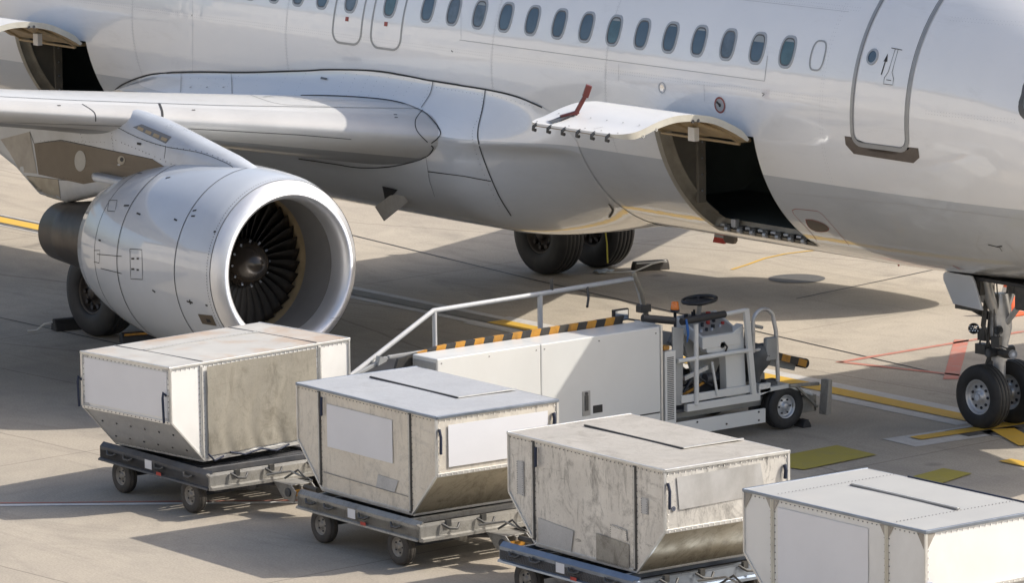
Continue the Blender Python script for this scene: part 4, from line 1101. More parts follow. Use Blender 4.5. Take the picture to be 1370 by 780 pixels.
# main gears
mx = 17.71
for sd in (1, -1):
    for yy in (3.33, 4.26):
        wheel(plane, V(mx, sd*yy, .585), Y, .585, .43, .28, 'rubber', 'rim_dark', 9, 4, n=64)
    m = MB(); yc = sd*3.795
    m.cyl(V(mx, yc-.45, .585), V(mx, yc+.45, .585), .08, 16); m.tube([V(mx, yc, .58), V(mx, yc, 1.3)], .085, 20); m.tube([V(mx, yc, 1.25), V(mx-.03, yc, 3.2)], .15, 20)
    m.tube([V(mx, yc, 1.6), V(mx+.02, yc-sd*1.6, 2.6)], .07, 12); m.tube([V(mx-.1, yc, 1.5), V(mx-.8, yc, 2.8)], .05, 12)
    gl = m.build('main_landing_gear', 'geardark', plane)
    m = MB(); m.prism([V(mx-.12, yc-.06, 1.25), V(mx-.42, yc-.05, .95), V(mx-.12, yc-.06, .65)], V(0, .12, 0)); m.tube([V(mx-.2, yc+.1, .7), V(mx-.25, yc, 1.0), V(mx-.2, yc+.1, 1.5)], .02, 8)
    m.cyl(V(mx-.22, yc-.14, .72), V(mx-.22, yc+.20, .72), .05, 14)
    m.build('torque_link', 'gear', gl, bevel=.01)
    m = MB(); m.sbox(mx-.1, mx+1.0, sd*3.0-.02, sd*3.0+.02, 1.35, 2.4); m.build('gear_door', 'wingunder', gl)
    m = MB(); u = 0
    for yy in (3.33, 4.26):
        for k in range(9):
            a = 2*PI*k/9; m.cyl(V(mx+.2*math.cos(a), sd*yy-.14, .585+.2*math.sin(a)), V(mx+.2*math.cos(a), sd*yy+.14, .585+.2*math.sin(a)), .035, 8)
    m.build('brake_pistons', 'rim_dark', gl)
# ribbed cable hanging from the port gear
m = MB(); m.tube([ony(803, 292, -3.55), ony(809, 303, -3.5), ony(812, 325, -3.5), ony(813, 352, -3.5)], .012, 6)
m.build('bonding_cable', 'yrope', plane)
m = MB(); q = ony(806, 300, -3.5); m.cyl(q+Vector((-.06, 0, 0)), q+Vector((.07, 0, 0)), .055, 14); m.tube([q, q+Vector((0, 0, .12))], .03, 10); m.build('hydraulic_fitting', 'rim', plane)

# ------------------------------------------------------------------ wheel chocks
def chock(name, label, s0, y0, s1, y1, h, w_, mat, stripe, group='wheel chocks at the landing gear', loc=None):
    loc = V((s0+s1)/2, (y0+y1)/2, 0)
    r = tag(empty(name, loc), label, 'wheel chock', group)
    a = V(s0, y0, 0); b = V(s1, y1, 0); d = (b-a).normalized(); n = Vector((-d.y, d.x, 0))*w_/2
    m = MB(); m.prism([a-n, a+n, a+n*.75+Vector((0, 0, h*.6)), a+n*.3+Vector((0, 0, h)), a-n*.3+Vector((0, 0, h)), a-n*.75+Vector((0, 0, h*.6))], b-a); m.build('chock_body', mat, r, bevel=.01)
    m = MB(); m.bar(a-n*.62+Vector((0, 0, h*.86))+d*.03, b-n*.62+Vector((0, 0, h*.86))-d*.03, .008, h*.2, up=(0, 0, 1)); m.bar(a+n*.62+Vector((0, 0, h*.86))+d*.03, b+n*.62+Vector((0, 0, h*.86))-d*.03, .008, h*.2)
    m.build('reflective_strip', stripe, r)
    return r
r = chock('wheel_chock', 'black rubber chock with white stripe and rope beside the far main wheels', 17.08, -4.35, 16.92, -4.85, .13, .2, 'rubber_dusty', 'rope')
m = MB(); m.tube([V(16.9, -4.8, .12), V(16.9, -4.55, .1), V(16.95, -4.3, .02), V(17.0, -4.1, .015), V(17.1, -3.95, .015), V(17.25, -3.85, .015)], .013, 6); m.build('rope', 'rope', r)
r = chock('wheel_chock', 'black chock with orange strip in front of the near main wheel', 17.0, 4.45, 16.78, 3.75, .14, .2, 'rubber', 'hazard_y')
r = chock('wheel_chock', 'plain black chock behind the near main wheel, half hidden in shade', 18.45, 4.55, 18.3, 3.8, .16, .2, 'rubber', 'rubber')
m = MB(); m.tube([V(18.45, 4.56, .12), V(18.5, 4.66, .1), V(18.55, 4.75, .02), V(18.62, 4.85, .012)], .012, 6); m.build('rope', 'rope', r)
r = chock('wheel_chock', 'small black wedge chock by the front wheel of the belt loader', 6.50, 1.76, 6.70, 1.74, .09, .13, 'rubber', 'rubber', 'wheel chocks at the belt loader')
m = MB(); q = V(17.32, -3.80, 0)
rows_ = [[q+Vector((i*.05, j*.06, .012+.035*abs(math.sin(i*2.1+j*1.3)))) for j in range(5)] for i in range(5)]
m.grid(rows_); tag(m.build('plastic_bag', 'bag', None, off=(0, 0, 0), solid=.004), 'crumpled pale blue plastic bag on the ground by the far main wheels', 'litter')
bpy.data.objects['plastic_bag'].location = (0, 0, 0)
# traffic cone
def cone_at(p):
    r = tag(empty('traffic_cone', p), 'orange traffic cone lying low behind the nose gear', 'traffic cone')
    m = MB(); m.lathe(p, (0, 0, 1), [(.03, .16), (.1, .14), (.52, .035), (.53, .02), (.53, .001)], 24); m.build('cone_body', 'cone', r)
    m = MB(); m.box(p+Vector((-.2, -.2, 0)), p+Vector((.2, .2, .035))); m.build('cone_base', 'cone', r, bevel=.01)
    m = MB(); m.lathe(p, (0, 0, 1), [(.26, .101), (.38, .072)], 24); m.build('reflective_band', 'whiteline', r)
    return r
c_ = cone_at(onz(1349, 421)); 

# ------------------------------------------------------------------ containers
def container(label, s, y, rz, kind, zb=.52):
    r = tag(empty('cargo_container', V(s, y, zb), rz, world=False), label, 'cargo container', 'metal cargo containers on the dolly train')
    L, W2, H, K, I = 1.30, .775, 1.10, .49, .455
    body, roofm, edge_m, slope_m = {'canvas': ('white_panel', 'white_roof', 'edge', 'alu_grey'), 'beige': ('alu_beige', 'alu_grey', 'edge', 'gold_reflection_alu'), 'dirty': ('alu_dirty', 'tan_roof', 'edge', 'gold_reflection_alu'), 'white': ('white_panel', 'white_roof2', 'edge', 'alu_grey')}[kind]
    prof = [(-L, H), (-L, K), (-(L-I), 0), ((L-I), 0), (L, K), (L, H)]
    # shell with dent subdivisions
    m = MB()
    def sheet(f, nu, nv, mi=0, dent=.006, seed=0):
        rnd = random.Random(seed); ph = [rnd.uniform(0, 6) for _ in range(4)]
        rows_ = []
        for i in range(nu+1):
            rr_ = []
            for j in range(nv+1):
                u, v = i/nu, j/nv; p, n = f(u, v)
                k = dent*math.sin(PI*u)*math.sin(PI*v)*(math.sin(5*u+ph[0]+2*v)+math.sin(7*v+ph[1])*.7)
                rr_.append(Vector(p)+Vector(n)*k)
            rows_.append(rr_)
        m.grid(rows_, mi)
    def face(side, u, v):      # long profile face: v up
        z = v*H; hw = L if z >= K else (L-I)+I*z/K
        return ((2*u-1)*hw, side*W2, z), (0, side, 0)
    kz = K/H
    for side in (-1, 1):
        for lo, hi, nv in ((0, kz, 5), (kz, 1, 6)):
            sheet(lambda u, v, lo=lo, hi=hi: face(side, u, lo+(hi-lo)*v), 16, nv, 0, .004, 3)
    for sd in (-1, 1):
        sheet(lambda u, v: ((sd*L, (2*u-1)*W2, K+v*(H-K)), (sd, 0, 0)), 10, 6, 0, .004, 5)
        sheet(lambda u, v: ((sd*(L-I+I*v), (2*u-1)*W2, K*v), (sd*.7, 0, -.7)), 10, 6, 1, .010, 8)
    m.add([(-(L-I), -W2, 0), (L-I, -W2, 0), (L-I, W2, 0), (-(L-I), W2, 0)], [(0, 1, 2, 3)], 1)
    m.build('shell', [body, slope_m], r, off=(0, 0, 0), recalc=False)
    # roof
    m = MB(); e = .018
    sheetz = []
    for i in range(13):
        sheetz.append([Vector((-L+2*L*i/12, -W2+2*W2*j/8, H+.014+.012*math.sin(PI*i/12)*math.sin(PI*j/8))) for j in range(9)])
    m.grid(sheetz); m.build('roof', roofm, r, off=(0, 0, 0), recalc=False)
    m = MB(); t = .028
    for sd in (-1, 1):
        m.bar((-L-e, sd*(W2+.004), H), (L+e, sd*(W2+.004), H), t, t); m.bar((sd*(L+.004), -W2-.016, H+.002), (sd*(L+.004), W2+.016, H+.002), t, t+.004)
    m.build('roof_rim', 'edge_blue' if kind in ('beige', 'white') else 'edge', r, off=(0, 0, 0), bevel=.004)
    m = MB(); q = .020
    for sd in (-1, 1):
        for a in (-1, 1):
            y_ = sd*(W2+.003)
            m.bar((a*L, y_, K), (a*L, y_, H-.014), q+.012, q); m.bar((a*L, y_, K), (a*(L-I), y_, .012), q+.006, q+.004)
        m.bar((-(L-I), sd*(W2+.003), .016), (L-I, sd*(W2+.003), .016), q, .04)
    for a in (-1, 1):
        m.bar((a*(L+.003), -W2, K), (a*(L+.003), W2, K), q, .038); m.bar((a*(L-I+.004), -W2, .016), (a*(L-I+.004), W2, .016), q, .05)
    m.build('edge_frame', edge_m, r, off=(0, 0, 0), bevel=.003)
    # posts on the long faces
    posts = {'canvas': (.86, -.86, ), 'beige': (-.88, .82), 'dirty': (-.88, .82), 'white': (-.88, .76)}[kind]
    for sd in (-1, 1):
        for x in posts:
            m = MB(); zl = 0.02 if abs(x) < L-I else K*(abs(x)-(L-I))/I+.02
            m.bar((x, sd*(W2+.008), zl), (x, sd*(W2+.008), H-.02), .045, .016, up=(0, 1, 0))
            m.bar((x, sd*(W2+.018), zl+.02), (x, sd*(W2+.018), H-.03), .014, .014, up=(0, 1, 0), mi=1)
            m.build('post', {'canvas': ['edge', 'edge'], 'white': ['cream', 'cream']}.get(kind, ['geardark', 'edge']), r, off=(0, 0, 0), bevel=.002)
    # rivets
    m = MB()
    def rivet(p, n):
        p = Vector(p); n = Vector(n); m.cyl(p, p+n*.005, .0065, 6)
    for sd in (-1,):
        for k in range(40): rivet((-L+.03+k*(2*L-.06)/39, sd*(W2+.003), H-.035), (0, sd, 0))
        for x in posts:
            for k in range(15): rivet((x+.032, sd*(W2+.002), .1+k*.066), (0, sd, 0)); rivet((x-.032, sd*(W2+.002), .1+k*.066), (0, sd, 0))
    for sd in (1, -1):
        for k in range(22):
            yy = -W2+.04+k*(2*W2-.08)/21
            rivet((sd*(L+.002), yy, H-.035), (sd, 0, 0)); rivet((sd*(L+.013), yy, K), (sd, 0, 0)); rivet((sd*(L-I+.014), yy, .02), (sd, 0, 0))
        for k in range(9): rivet((sd*(L+.002), -W2+.03, K+.04+k*.065), (sd, 0, 0)); rivet((sd*(L+.002), W2-.03, K+.04+k*.065), (sd, 0, 0))
    m.build('rivets', 'rivet', r, off=(0, 0, 0), recalc=False)
    def plate(name, pts, mat, th=.004):
        mm = MB(); P = [Vector(p) for p in pts]; n = (P[1]-P[0]).cross(P[2]-P[0]).normalized()
        mm.prism([p for p in P], n*th); return mm.build(name, mat, r, off=(0, 0, 0))
    fy = -W2
    if kind == 'canvas':
        plate('end_panel', [(-L-.007, -W2+.05, K+.05), (-L-.007, -W2+.05, H-.05), (-L-.007, W2-.05, H-.05), (-L-.007, W2-.05, K+.05)][::-1], 'placard')
        # corner gussets
        for yy, sg in ((-W2, 1), (W2, -1)):
            for zz, sz in ((H-.02, -1), (K+.02, 1)):
                P_ = [(-L-.006, yy+sg*.015, zz), (-L-.006, yy+sg*.13, zz), (-L-.006, yy+sg*.015, zz+sz*.13)]
                plate('gusset', P_ if sg*sz > 0 else P_[::-1], 'alu_grey', .003)
        # canvas curtain on both long faces, gently wrinkled
        for sd in (-1, 1):
            mm = MB(); rows_ = []
            for i in range(49):
                rr_ = []
                for j in range(33):
                    u, v = i/48, j/32; x = -.80+1.60*u; z = .06+v*(H-.10)
                    lim = 1.0
                    if z < K: x = max(-(L-I)-I*z/K+.05, min((L-I)+I*z/K-.05, x))
                    dd = .010*math.sin(8*u+2*v)+.008*(1-v)*math.sin(26*u-5*v+2.2*math.sin(4*v))+.004*math.sin(11*v-17*u)+.004*(1-v)*math.sin(53*u+3*math.sin(6*v))
                    rr_.append(Vector((x, sd*(W2+.028+dd), z)))
                rows_.append(rr_)
            mm.grid(rows_); mm.build('curtain', 'canvas', r, off=(0, 0, 0), recalc=False)
        mm = MB()
        mm.tube([(-.5, fy-.04, .06), (-.3, fy-.06, .01), (-.05, fy-.05, .04), (.15, fy-.07, -.01), (.35, fy-.05, .03)], .012, 6); mm.build('curtain_strap', 'strap', r, off=(0, 0, 0)); mm = MB(); mm.tube([(-.8, fy-.03, .08), (-.74, fy-.06, .0), (-.6, fy-.05, .03)], .012, 6)
        mm.build('curtain_strap', 'strap', r, off=(0, 0, 0))
        m2 = MB()
        for x in (-.83, .83): m2.bar((x, 0-W2, H+.021), (x, W2, H+.021), .008, .008)
        m2.build('roof_seam', 'linegry', r, off=(0, 0, 0))
        m2 = MB(); m2.bar((-.83, .25, H+.027), (.83, .25, H+.027), .05, .006)
        for k in range(30): m2.cyl((-.81+k*.056, .25, H+.03), (-.81+k*.056, .25, H+.036), .008, 6)
        m2.build('roof_strip', 'white_roof2', r, off=(0, 0, 0))
        for y_ in (-W2+.06, W2+.01):
            mm = MB(); mm.tube([(-L-.01, y_, K+.30), (-L-.05, y_, K+.34), (-L-.06, y_, K+.28), (-L-.05, y_, K+.0)], .014, 8); mm.build('handle_strap', 'strap', r, off=(0, 0, 0))
        for x0, x1 in ((.93, 1.25), (-1.25, -.93)):
            pass
        mm = MB()
        for k in range(6):
            for zz in (.12, .32): mm.cyl((-(L-I)-I*zz/K-.004, -W2+.15+k*.25, zz), (-(L-I)-I*zz/K-.01, -W2+.15+k*.25, zz-.006), .012, 6)
        mm.build('slope_fasteners', 'geardark', r, off=(0, 0, 0))
    if kind in ('beige', 'dirty'):
        m2 = MB(); m2.bar((-1.02, -.02, H+.030), (.62, -.02, H+.030), .022, .014); m2.build('roof_hinge', 'lineblk', r, off=(0, 0, 0))
        m2 = MB(); m2.box((-1.0, .0, H+.026), (.62, W2-.05, H+.034)); m2.build('roof_hatch', roofm, r, off=(0, 0, 0), bevel=.003)
        m2 = MB(); m2.bar((.62, -.02, H+.036), (.62, W2-.03, H+.036), .026, .012); m2.build('hatch_edge', 'edge', r, off=(0, 0, 0))
        mm = MB(); mm.tube([(-.80, fy-.03, 1.03), (-.79, fy-.04, .93), (-.80, fy-.035, .83)], .016, 8); mm.build('handle_strap', 'strap', r, off=(0, 0, 0))
        mm = MB(); mm.tube([(L+.02, -W2+.02, .98), (L+.05, -W2+.02, .90), (L+.045, -W2+.02, .72)], .016, 8); mm.build('handle_strap', 'strap', r, off=(0, 0, 0)); mm = MB(); mm.tube([(L+.02, W2-.06, .98), (L+.04, W2-.06, .92), (L+.03, W2-.06, .84)], .02, 8); mm.build('handle_strap', 'strap', r, off=(0, 0, 0))
    if kind == 'beige':
        plate('placard', [(-.73, fy-.007, .50), (.50, fy-.007, .50), (.50, fy-.007, .965), (-.73, fy-.007, .965)], 'placard')
        plate('end_placard', [(L+.010, -W2+.14, K+.075), (L+.010, W2-.13, K+.075), (L+.010, W2-.13, H-.09), (L+.010, -W2+.14, H-.09)], 'placard')
        m2 = MB(); m2.bar((-.82, fy-.014, .21), (.78, fy-.014, .19), .006, .006); m2.build('panel_seam', 'linegry', r, off=(0, 0, 0))
        plate('patch', [(.18, fy-.007, .20), (.52, fy-.007, .19), (.60, fy-.007, .33), (.22, fy-.007, .34)], 'alu_grey', .003)
    if kind == 'dirty':
        plate('end_placard', [(L+.007, -W2+.17, K+.20), (L+.007, W2-.30, K+.22), (L+.007, W2-.36, H-.07), (L+.007, -W2+.14, H-.08)], 'placard_dim', .003)
        plate('lower_patch', [(-.80, fy-.007, .02), (-.25, fy-.007, .02), (-.2, fy-.007, .26), (-.80, fy-.007, .30)], 'alu_grey', .003)
        plate('repair_patch', [(.18, fy-.009, .02), (.72, fy-.009, .02), (.72, fy-.009, .27), (.18, fy-.009, .30)], 'galv', .004)
        plate('repair_patch', [(.42, fy-.014, .30), (.70, fy-.014, .30), (.68, fy-.014, .41), (.42, fy-.014, .43)], 'alu_dirty', .004)
        plate('riveted_strip', [(-1.15, fy-.009, .50), (-1.04, fy-.009, .48), (-1.04, fy-.009, .84), (-1.15, fy-.009, .84)], 'alu_grey', .003)
        plate('riveted_strip', [(.93, fy-.009, .62), (1.03, fy-.009, .62), (1.03, fy-.009, .78), (.93, fy-.009, .78)], 'alu_grey', .003)
        m2 = MB()
        for x0, z0, x1, z1 in ((-1.14, .50, -1.14, .83), (-1.05, .5, -1.05, .83), (.43, .31, .43, .42), (.43, .42, .68, .40), (.69, .31, .68, .40), (.94, .63, .94, .77), (1.02, .63, 1.02, .77)):
            nn = int(math.hypot(x1-x0, z1-z0)/.022)
            for k in range(nn+1): p = Vector((x0+(x1-x0)*k/nn, fy-.018, z0+(z1-z0)*k/nn)); m2.cyl(p, p+Vector((0, -.003, 0)), .004, 5)
        m2.build('patch_rivets', 'lineblk', r, off=(0, 0, 0))
        m2 = MB(); m2.cyl((L+.003, -W2+.10, K+.22), (L+.01, -W2+.10, K+.22), .025, 14); m2.build('round_plug', 'strap', r, off=(0, 0, 0))
    if kind == 'white':
        for x, ds in ((-.88, (-1, 1)), (.76, (-1, 1)), (L-.02, (-1,)), (-L+.02, (1,))):
            for d_ in ds:
                P_ = [(x, fy-.005, H-.02), (x+d_*.10, fy-.005, H-.02), (x, fy-.005, H-.17)]
                plate('gusset', P_ if d_ < 0 else P_[::-1], 'streaky', .003)
        plate('gusset', [(L+.005, -W2+.01, H-.02), (L+.005, -W2+.01, H-.17), (L+.005, -W2+.11, H-.02)], 'streaky', .003)
        plate('side_panel', [(-.80, fy-.007, .08), (.50, fy-.007, .08), (.50, fy-.007, H-.09), (-.80, fy-.007, H-.09)], 'placard', .003)
        m2 = MB(); m2.bar((-.72, .08, H+.032), (.82, .06, H+.032), .05, .010); m2.build('roof_hinge', 'linegry', r, off=(0, 0, 0))
        m2 = MB(); m2.bar((-.72, .08, H+.040), (.82, .06, H+.040), .02, .012); m2.build('hinge_rod', 'edge', r, off=(0, 0, 0))
        m2 = MB()
        for k in range(34): m2.cyl((.84, -W2+.05+k*.0445, H+.018), (.84, -W2+.05+k*.0445, H+.026), .006, 5); m2.cyl((-.86, -W2+.05+k*.0445, H+.022), (-.86, -W2+.05+k*.0445, H+.028), .006, 5)
        m2.build('roof_rivets', 'linegry', r, off=(0, 0, 0))
        m2 = MB(); m2.bar((-.7, W2+.01, H+.02), (L, W2+.01, H+.02), .014, .014); m2.build('blue_edge_strip', 'strap', r, off=(0, 0, 0))
        m2 = MB(); m2.tube([(L+.02, -W2+.03, .62), (L+.04, -W2+.03, .5), (L+.035, -W2+.03, .3)], .022, 8); m2.build('handle_strap', 'bluecloth', r, off=(0, 0, 0))
    return r
container('white container with a grimy canvas curtain, on the leftmost dolly', 8.30, 9.03, R(94.5), 'canvas')
container('beige metal container with a blank white placard on each visible side', 4.37, 9.07, R(-2.6), 'beige')
container('bare dented metal container with riveted patches, between the beige and the white ones', .62, 9.14, R(-2.4), 'dirty')
container('clean white container with small triangular corner plates, cut off by the right edge', -3.20, 9.26, R(-1.0), 'white')

# ------------------------------------------------------------------ dollies
def dolly(label, s, y, rz, rail, deck, end=None):
    r = tag(empty('container_dolly', V(s, y, 0), rz, world=False), label, 'baggage dolly', 'dollies coupled in one train')
    Z = (0, 0, 0); Lx, Ly, zt = 1.14, .86, .45
    m = MB()
    for sd in (-1, 1):
        m.box((-Lx, sd*Ly-.03, zt-.13), (Lx, sd*Ly+.03, zt)); m.box((-Lx, sd*(Ly-.04), zt-.13), (Lx, sd*(Ly-.10), zt-.11))
        m.box((sd*Lx-.03, -Ly+.03, zt-.14), (sd*Lx+.03, Ly-.03, zt-.01))
    for x in (-.7, -.35, 0, .35, .7): m.box((x-.03, -Ly+.05, zt-.10), (x+.03, Ly-.05, zt-.03))
    for y_ in (-.3, .3): m.box((-Lx+.04, y_-.05, zt-.20), (Lx-.04, y_+.05, zt-.10))
    fr = m.build('frame', deck, r, off=Z, bevel=.006)
    m = MB()      # deck slats with guide rails
    for x in [-1.0+.105*k for k in range(20)]: m.box((x-.036, -Ly+.05, zt-.028), (x+.036, Ly-.05, zt-.012))
    m.build('roller_deck', 'darkframe', r, off=Z)
    m = MB()
    # near side raised sill (folded plate) and front sill
    m.prism([(-Lx, -Ly-.02, zt-.13), (-Lx, -Ly-.06, zt-.13), (-Lx, -Ly-.055, zt-.11), (-Lx, -Ly-.03, zt-.10), (-Lx, -Ly-.03, zt+.03), (-Lx, -Ly+.02, zt+.075), (-Lx, -Ly+.03, zt+.07), (-Lx, -Ly-.0, zt+.02)], (2*Lx, 0, 0))
    m.build('side_rail', rail, r, off=Z)
    m = MB()
    m.prism([(Lx+.02, -Ly-.05, zt-.13), (Lx+.10, -Ly-.05, zt-.12), (Lx+.10, -Ly-.05, zt-.09), (Lx+.05, -Ly-.05, zt-.08), (Lx+.045, -Ly-.05, zt+.03), (Lx-.03, -Ly-.05, zt+.05), (Lx-.03, -Ly-.05, zt+.03), (Lx+.02, -Ly-.05, zt+.01)], (0, 2*Ly+.1, 0))
    m.build('end_rail', end or rail, r, off=Z)
    for x in (-.85, -.5, .15, .75):
        m = MB(); m.tube([(x-.10, -Ly-.05, zt-.0), (x-.04, -Ly-.085, zt-.03), (x+.05, -Ly-.08, zt-.03), (x+.08, -Ly-.05, zt-.01)], .014, 8); m.build('latch', 'geardark', r, off=Z)
    for y_ in (-.55, -.1, .45):
        m = MB(); m.tube([(Lx+.06, y_-.1, zt+.04), (Lx+.12, y_-.04, zt-.01), (Lx+.13, y_+.05, zt-.02), (Lx+.1, y_+.1, zt+.03)], .014, 8); m.box((Lx+.03, y_-.04, zt-.0), (Lx+.07, y_+.02, zt+.07)); m.build('latch', 'geardark', r, off=Z)
    for x in (-.86, .86):      # guide rails at both ends of the deck
        m = MB(); m.bar((x, -Ly+.04, zt+.03), (x, Ly-.04, zt+.03), .04, .06); m.build('deck_stop', rail, r, off=Z, bevel=.004)
    m = MB()
    for x in (-.72, .72): m.cyl((x, -.8, .2), (x, .8, .2), .03, 12); m.box((x-.06, -.6, .2), (x+.06, -.5, zt-.13)); m.box((x-.06, .5, .2), (x+.06, .6, zt-.13))
    m.tube([(.72, -.35, .2), (1.0, -.1, .26), (1.25, 0, .28)], .022, 8); m.tube([(.72, .35, .2), (1.0, .1, .26), (1.25, 0, .28)], .022, 8); m.tube([(-.72, .3, .2), (.72, -.3, .22)], .018, 8)
    m.build('axle', 'darkframe', r, off=Z)
    for x in (-.72, .72):
        for sd in (-1, 1):
            w_ = wheel(r, Vector((x, sd*.83, .195)), Y, .195, .12, .105, 'rubber_dusty', 'rim_dusty' if sd < 0 else 'rim_dark', 5, 2, n=28)
    m = MB()      # reflectors
    m.box((.1, -Ly-.064, zt-.11), (.2, -Ly-.062, zt-.075)); m.build('reflector', 'red', r, off=Z)
    m = MB(); m.box((-.18, -Ly-.0345, zt-.08), (-.04, -Ly-.0305, zt+.02)); m.build('paper_tag', 'placard', r, off=Z)
    # tow bar towards the dolly in front
    m = MB()
    m.bar((Lx, 0, .30), (Lx+.52, 0, .31), .07, .07); m.prism([(Lx+.18, -.17, .36), (Lx+.52, -.17, .37), (Lx+.62, -.17, .30), (Lx+.58, -.17, .18), (Lx+.36, -.17, .20)], (0, .015, 0)); m.prism([(Lx+.18, .1, .36), (Lx+.52, .1, .37), (Lx+.62, .1, .30), (Lx+.58, .1, .18), (Lx+.36, .1, .20)], (0, .015, 0))
    m.box((Lx+.16, -.17, .345), (Lx+.5, .11, .36)); m.tube([(Lx+.1, -.2, .42), (Lx+.35, -.05, .48), (Lx+.62, .05, .40)], .013, 8)
    m.build('tow_coupling', 'galv', r, off=Z, bevel=.004)
    m = MB(); m.cyl((Lx+.48, -.19, .28), (Lx+.48, -.165, .28), .05, 14); m.tube([(Lx+.3, -.1, .4), (Lx+.42, .0, .5), (Lx+.56, -.02, .45), (Lx+.7, -.05, .44)], .012, 8); m.tube([(Lx+.55, 0, .33), (Lx+.8, 0, .33)], .03, 10)
    m.build('coupling_pin', 'geardark', r, off=Z)
    m = MB(); m.bar((-Lx, 0, .3), (-Lx-.22, 0, .3), .1, .06); m.tube([(-Lx-.05, -.4, .3), (-Lx-.25, 0, .32), (-Lx-.05, .4, .3)], .018, 8); m.build('rear_hitch', 'geardark', r, off=Z)
    m = MB(); m.box((Lx+.5, -.13, .24), (Lx+.56, .06, .30)); m.build('coupling_block', 'hazard_y', r, off=Z)
    return r
dolly('dark blue dolly under the container with the canvas curtain, leftmost of the train', 8.0, 9.2, R(-2.5), 'darkframe', 'darkframe', 'galv')
dolly('grey steel dolly under the beige container with white placards', 4.30, 9.14, R(-2.4), 'galv', 'galv')
dolly('blue grey dolly under the bare dented container', .72, 9.20, R(-2.0), 'edge_blue', 'darkframe')
dolly('dolly under the clean white container at the lower right corner', -3.1, 9.30, R(-1), 'galv', 'darkframe')
for o in bpy.data.objects:
    if o.name.startswith('side_rail') and o.parent and abs(o.parent.location.x+8.0) < .05: pass

# ------------------------------------------------------------------ belt loader
bl_ = tag(empty('belt_loader', V(7.3, 4.2, 0)), 'white belt loader with hazard striped conveyor edge and empty driver stand', 'belt loader')
def part(name, mats, fn, bevel=0.0, par=None, **k):
    m = MB(); fn(m); return m.build(name, mats, par or bl_, bevel=bevel, **k)
S = 6.55
part('engine_housing', 'loader_white', lambda m: (m.sbox(S, S+.46, 3.985, 5.752, .36, 1.47), m.sbox(S, S+.46, 5.760, 7.24, .36, 1.475)), .012)
hs = bpy.data.objects['engine_housing']
part('housing_end_panel', 'loader_grey', lambda m: m.sbox(S+.03, S+.43, 7.24, 7.252, .5, 1.43), .004, hs)
part('door_latch', 'framegrey', lambda m: m.sbox(S-.006, S, 5.04, 5.16, .56, .85), .004, hs)
part('latch_lever', 'geardark', lambda m: (m.sbox(S-.016, S-.006, 5.075, 5.125, .62, .80), m.cyl(V(S-.02, 5.1, .82), V(S-.006, 5.1, .82), .018, 10)), .003, hs)
part('recess_grip', 'black', lambda m: m.sbox(S-.005, S, 4.86, 5.00, .575, .665), .003, hs)
part('housing_screws', 'geardark', lambda m: [m.cyl(V(S-.004, y, z), V(S, y, z), .009, 8) for y, z in ((4.05, 1.4), (4.9, 1.41), (5.7, 1.41), (5.82, 1.41), (6.5, 1.42), (7.18, 1.42))], 0, hs)
part('housing_frame', 'edge', lambda m: (m.sbox(S-.012, S+.47, 3.955, 3.984, .30, 1.485),), .004)
part('hinge_line', 'lineblk', lambda m: m.sbox(S-.003, S, 4.3, 4.0, .455, .47), 0, hs)
part('radiator_grille', ['loader_white', 'black'], lambda m: (m.sbox(S-.02, S+.05, 3.93, 3.77, .28, 1.17, 0), [m.sbox(S-.0225, S-.0205, 3.90, 3.80, .36+.022*k, .371+.022*k, 1) for k in range(34)]), .003)
part('orange_button_box', 'hazard_y', lambda m: m.sbox(S, S+.1, 3.93, 3.84, 1.18, 1.23), .01)
# chassis
part('chassis', 'loader_grey', lambda m: (m.sbox(6.75, 6.9, 1.9, 7.6, .30, .42), m.sbox(7.9, 8.05, 1.2, 7.6, .30, .42), m.sbox(6.8, 8.0, 3.9, 4.05, .28, .4), m.sbox(6.8, 8.0, 7.3, 7.45, .28, .4), m.sbox(6.8, 8.0, 1.9, 2.0, .35, .5)), .01)
part('side_skirt', 'loader_white', lambda m: m.sbox(6.53, 6.56, 3.95, 2.39, .14, .31), .004)
part('skirt_bolts', 'geardark', lambda m: [m.cyl(V(6.522, y, z), V(6.53, y, z), .012, 8) for y, z in ((2.5, .28), (2.5, .18), (3.0, .2), (3.4, .16), (3.45, .28))])
part('step_beam', 'loader_white', lambda m: (m.sbox(6.55, 6.62, 3.58, 2.45, .41, .50), m.sbox(6.56, 6.60, 3.66, 2.57, .52, .61)), .006)
part('floor_pan', 'darkframe', lambda m: (m.sbox(6.62, 7.3, 3.75, 2.4, .40, .44), m.sbox(7.28, 7.32, 3.75, 2.4, .44, .75), m.sbox(6.7, 7.3, 3.75, 3.70, .44, .9)), .005)
# conveyor
def conv(m):
    pr = [(7.55, 1.0), (6.9, 1.22), (3.6, 1.24), (3.3, 1.17), (1.42, .65)]
    for sa in (7.11, 7.92):
        for (y0, z0), (y1, z1) in zip(pr, pr[1:]): m.bar(V(sa, y0, z0), V(sa, y1, z1), .05, .16)
part('conveyor_frame', 'loader_grey', conv, .005)
cf = bpy.data.objects['conveyor_frame']
def belt(m):
    pr = [(7.6, 1.03), (6.9, 1.26), (3.6, 1.28), (3.3, 1.21), (1.38, .70)]
    m.grid([[V(7.14, y, z) for y, z in pr], [V(7.89, y, z) for y, z in pr]], smooth=False)
part('conveyor_belt', 'belt', belt, solid=.02)
part('end_roller', 'black', lambda m: (m.cyl(V(7.0, 1.34, .66), V(7.96, 1.34, .66), .06, 18), m.cyl(V(7.0, 7.6, 1.12), V(7.96, 7.6, 1.12), .06, 18)), 0)
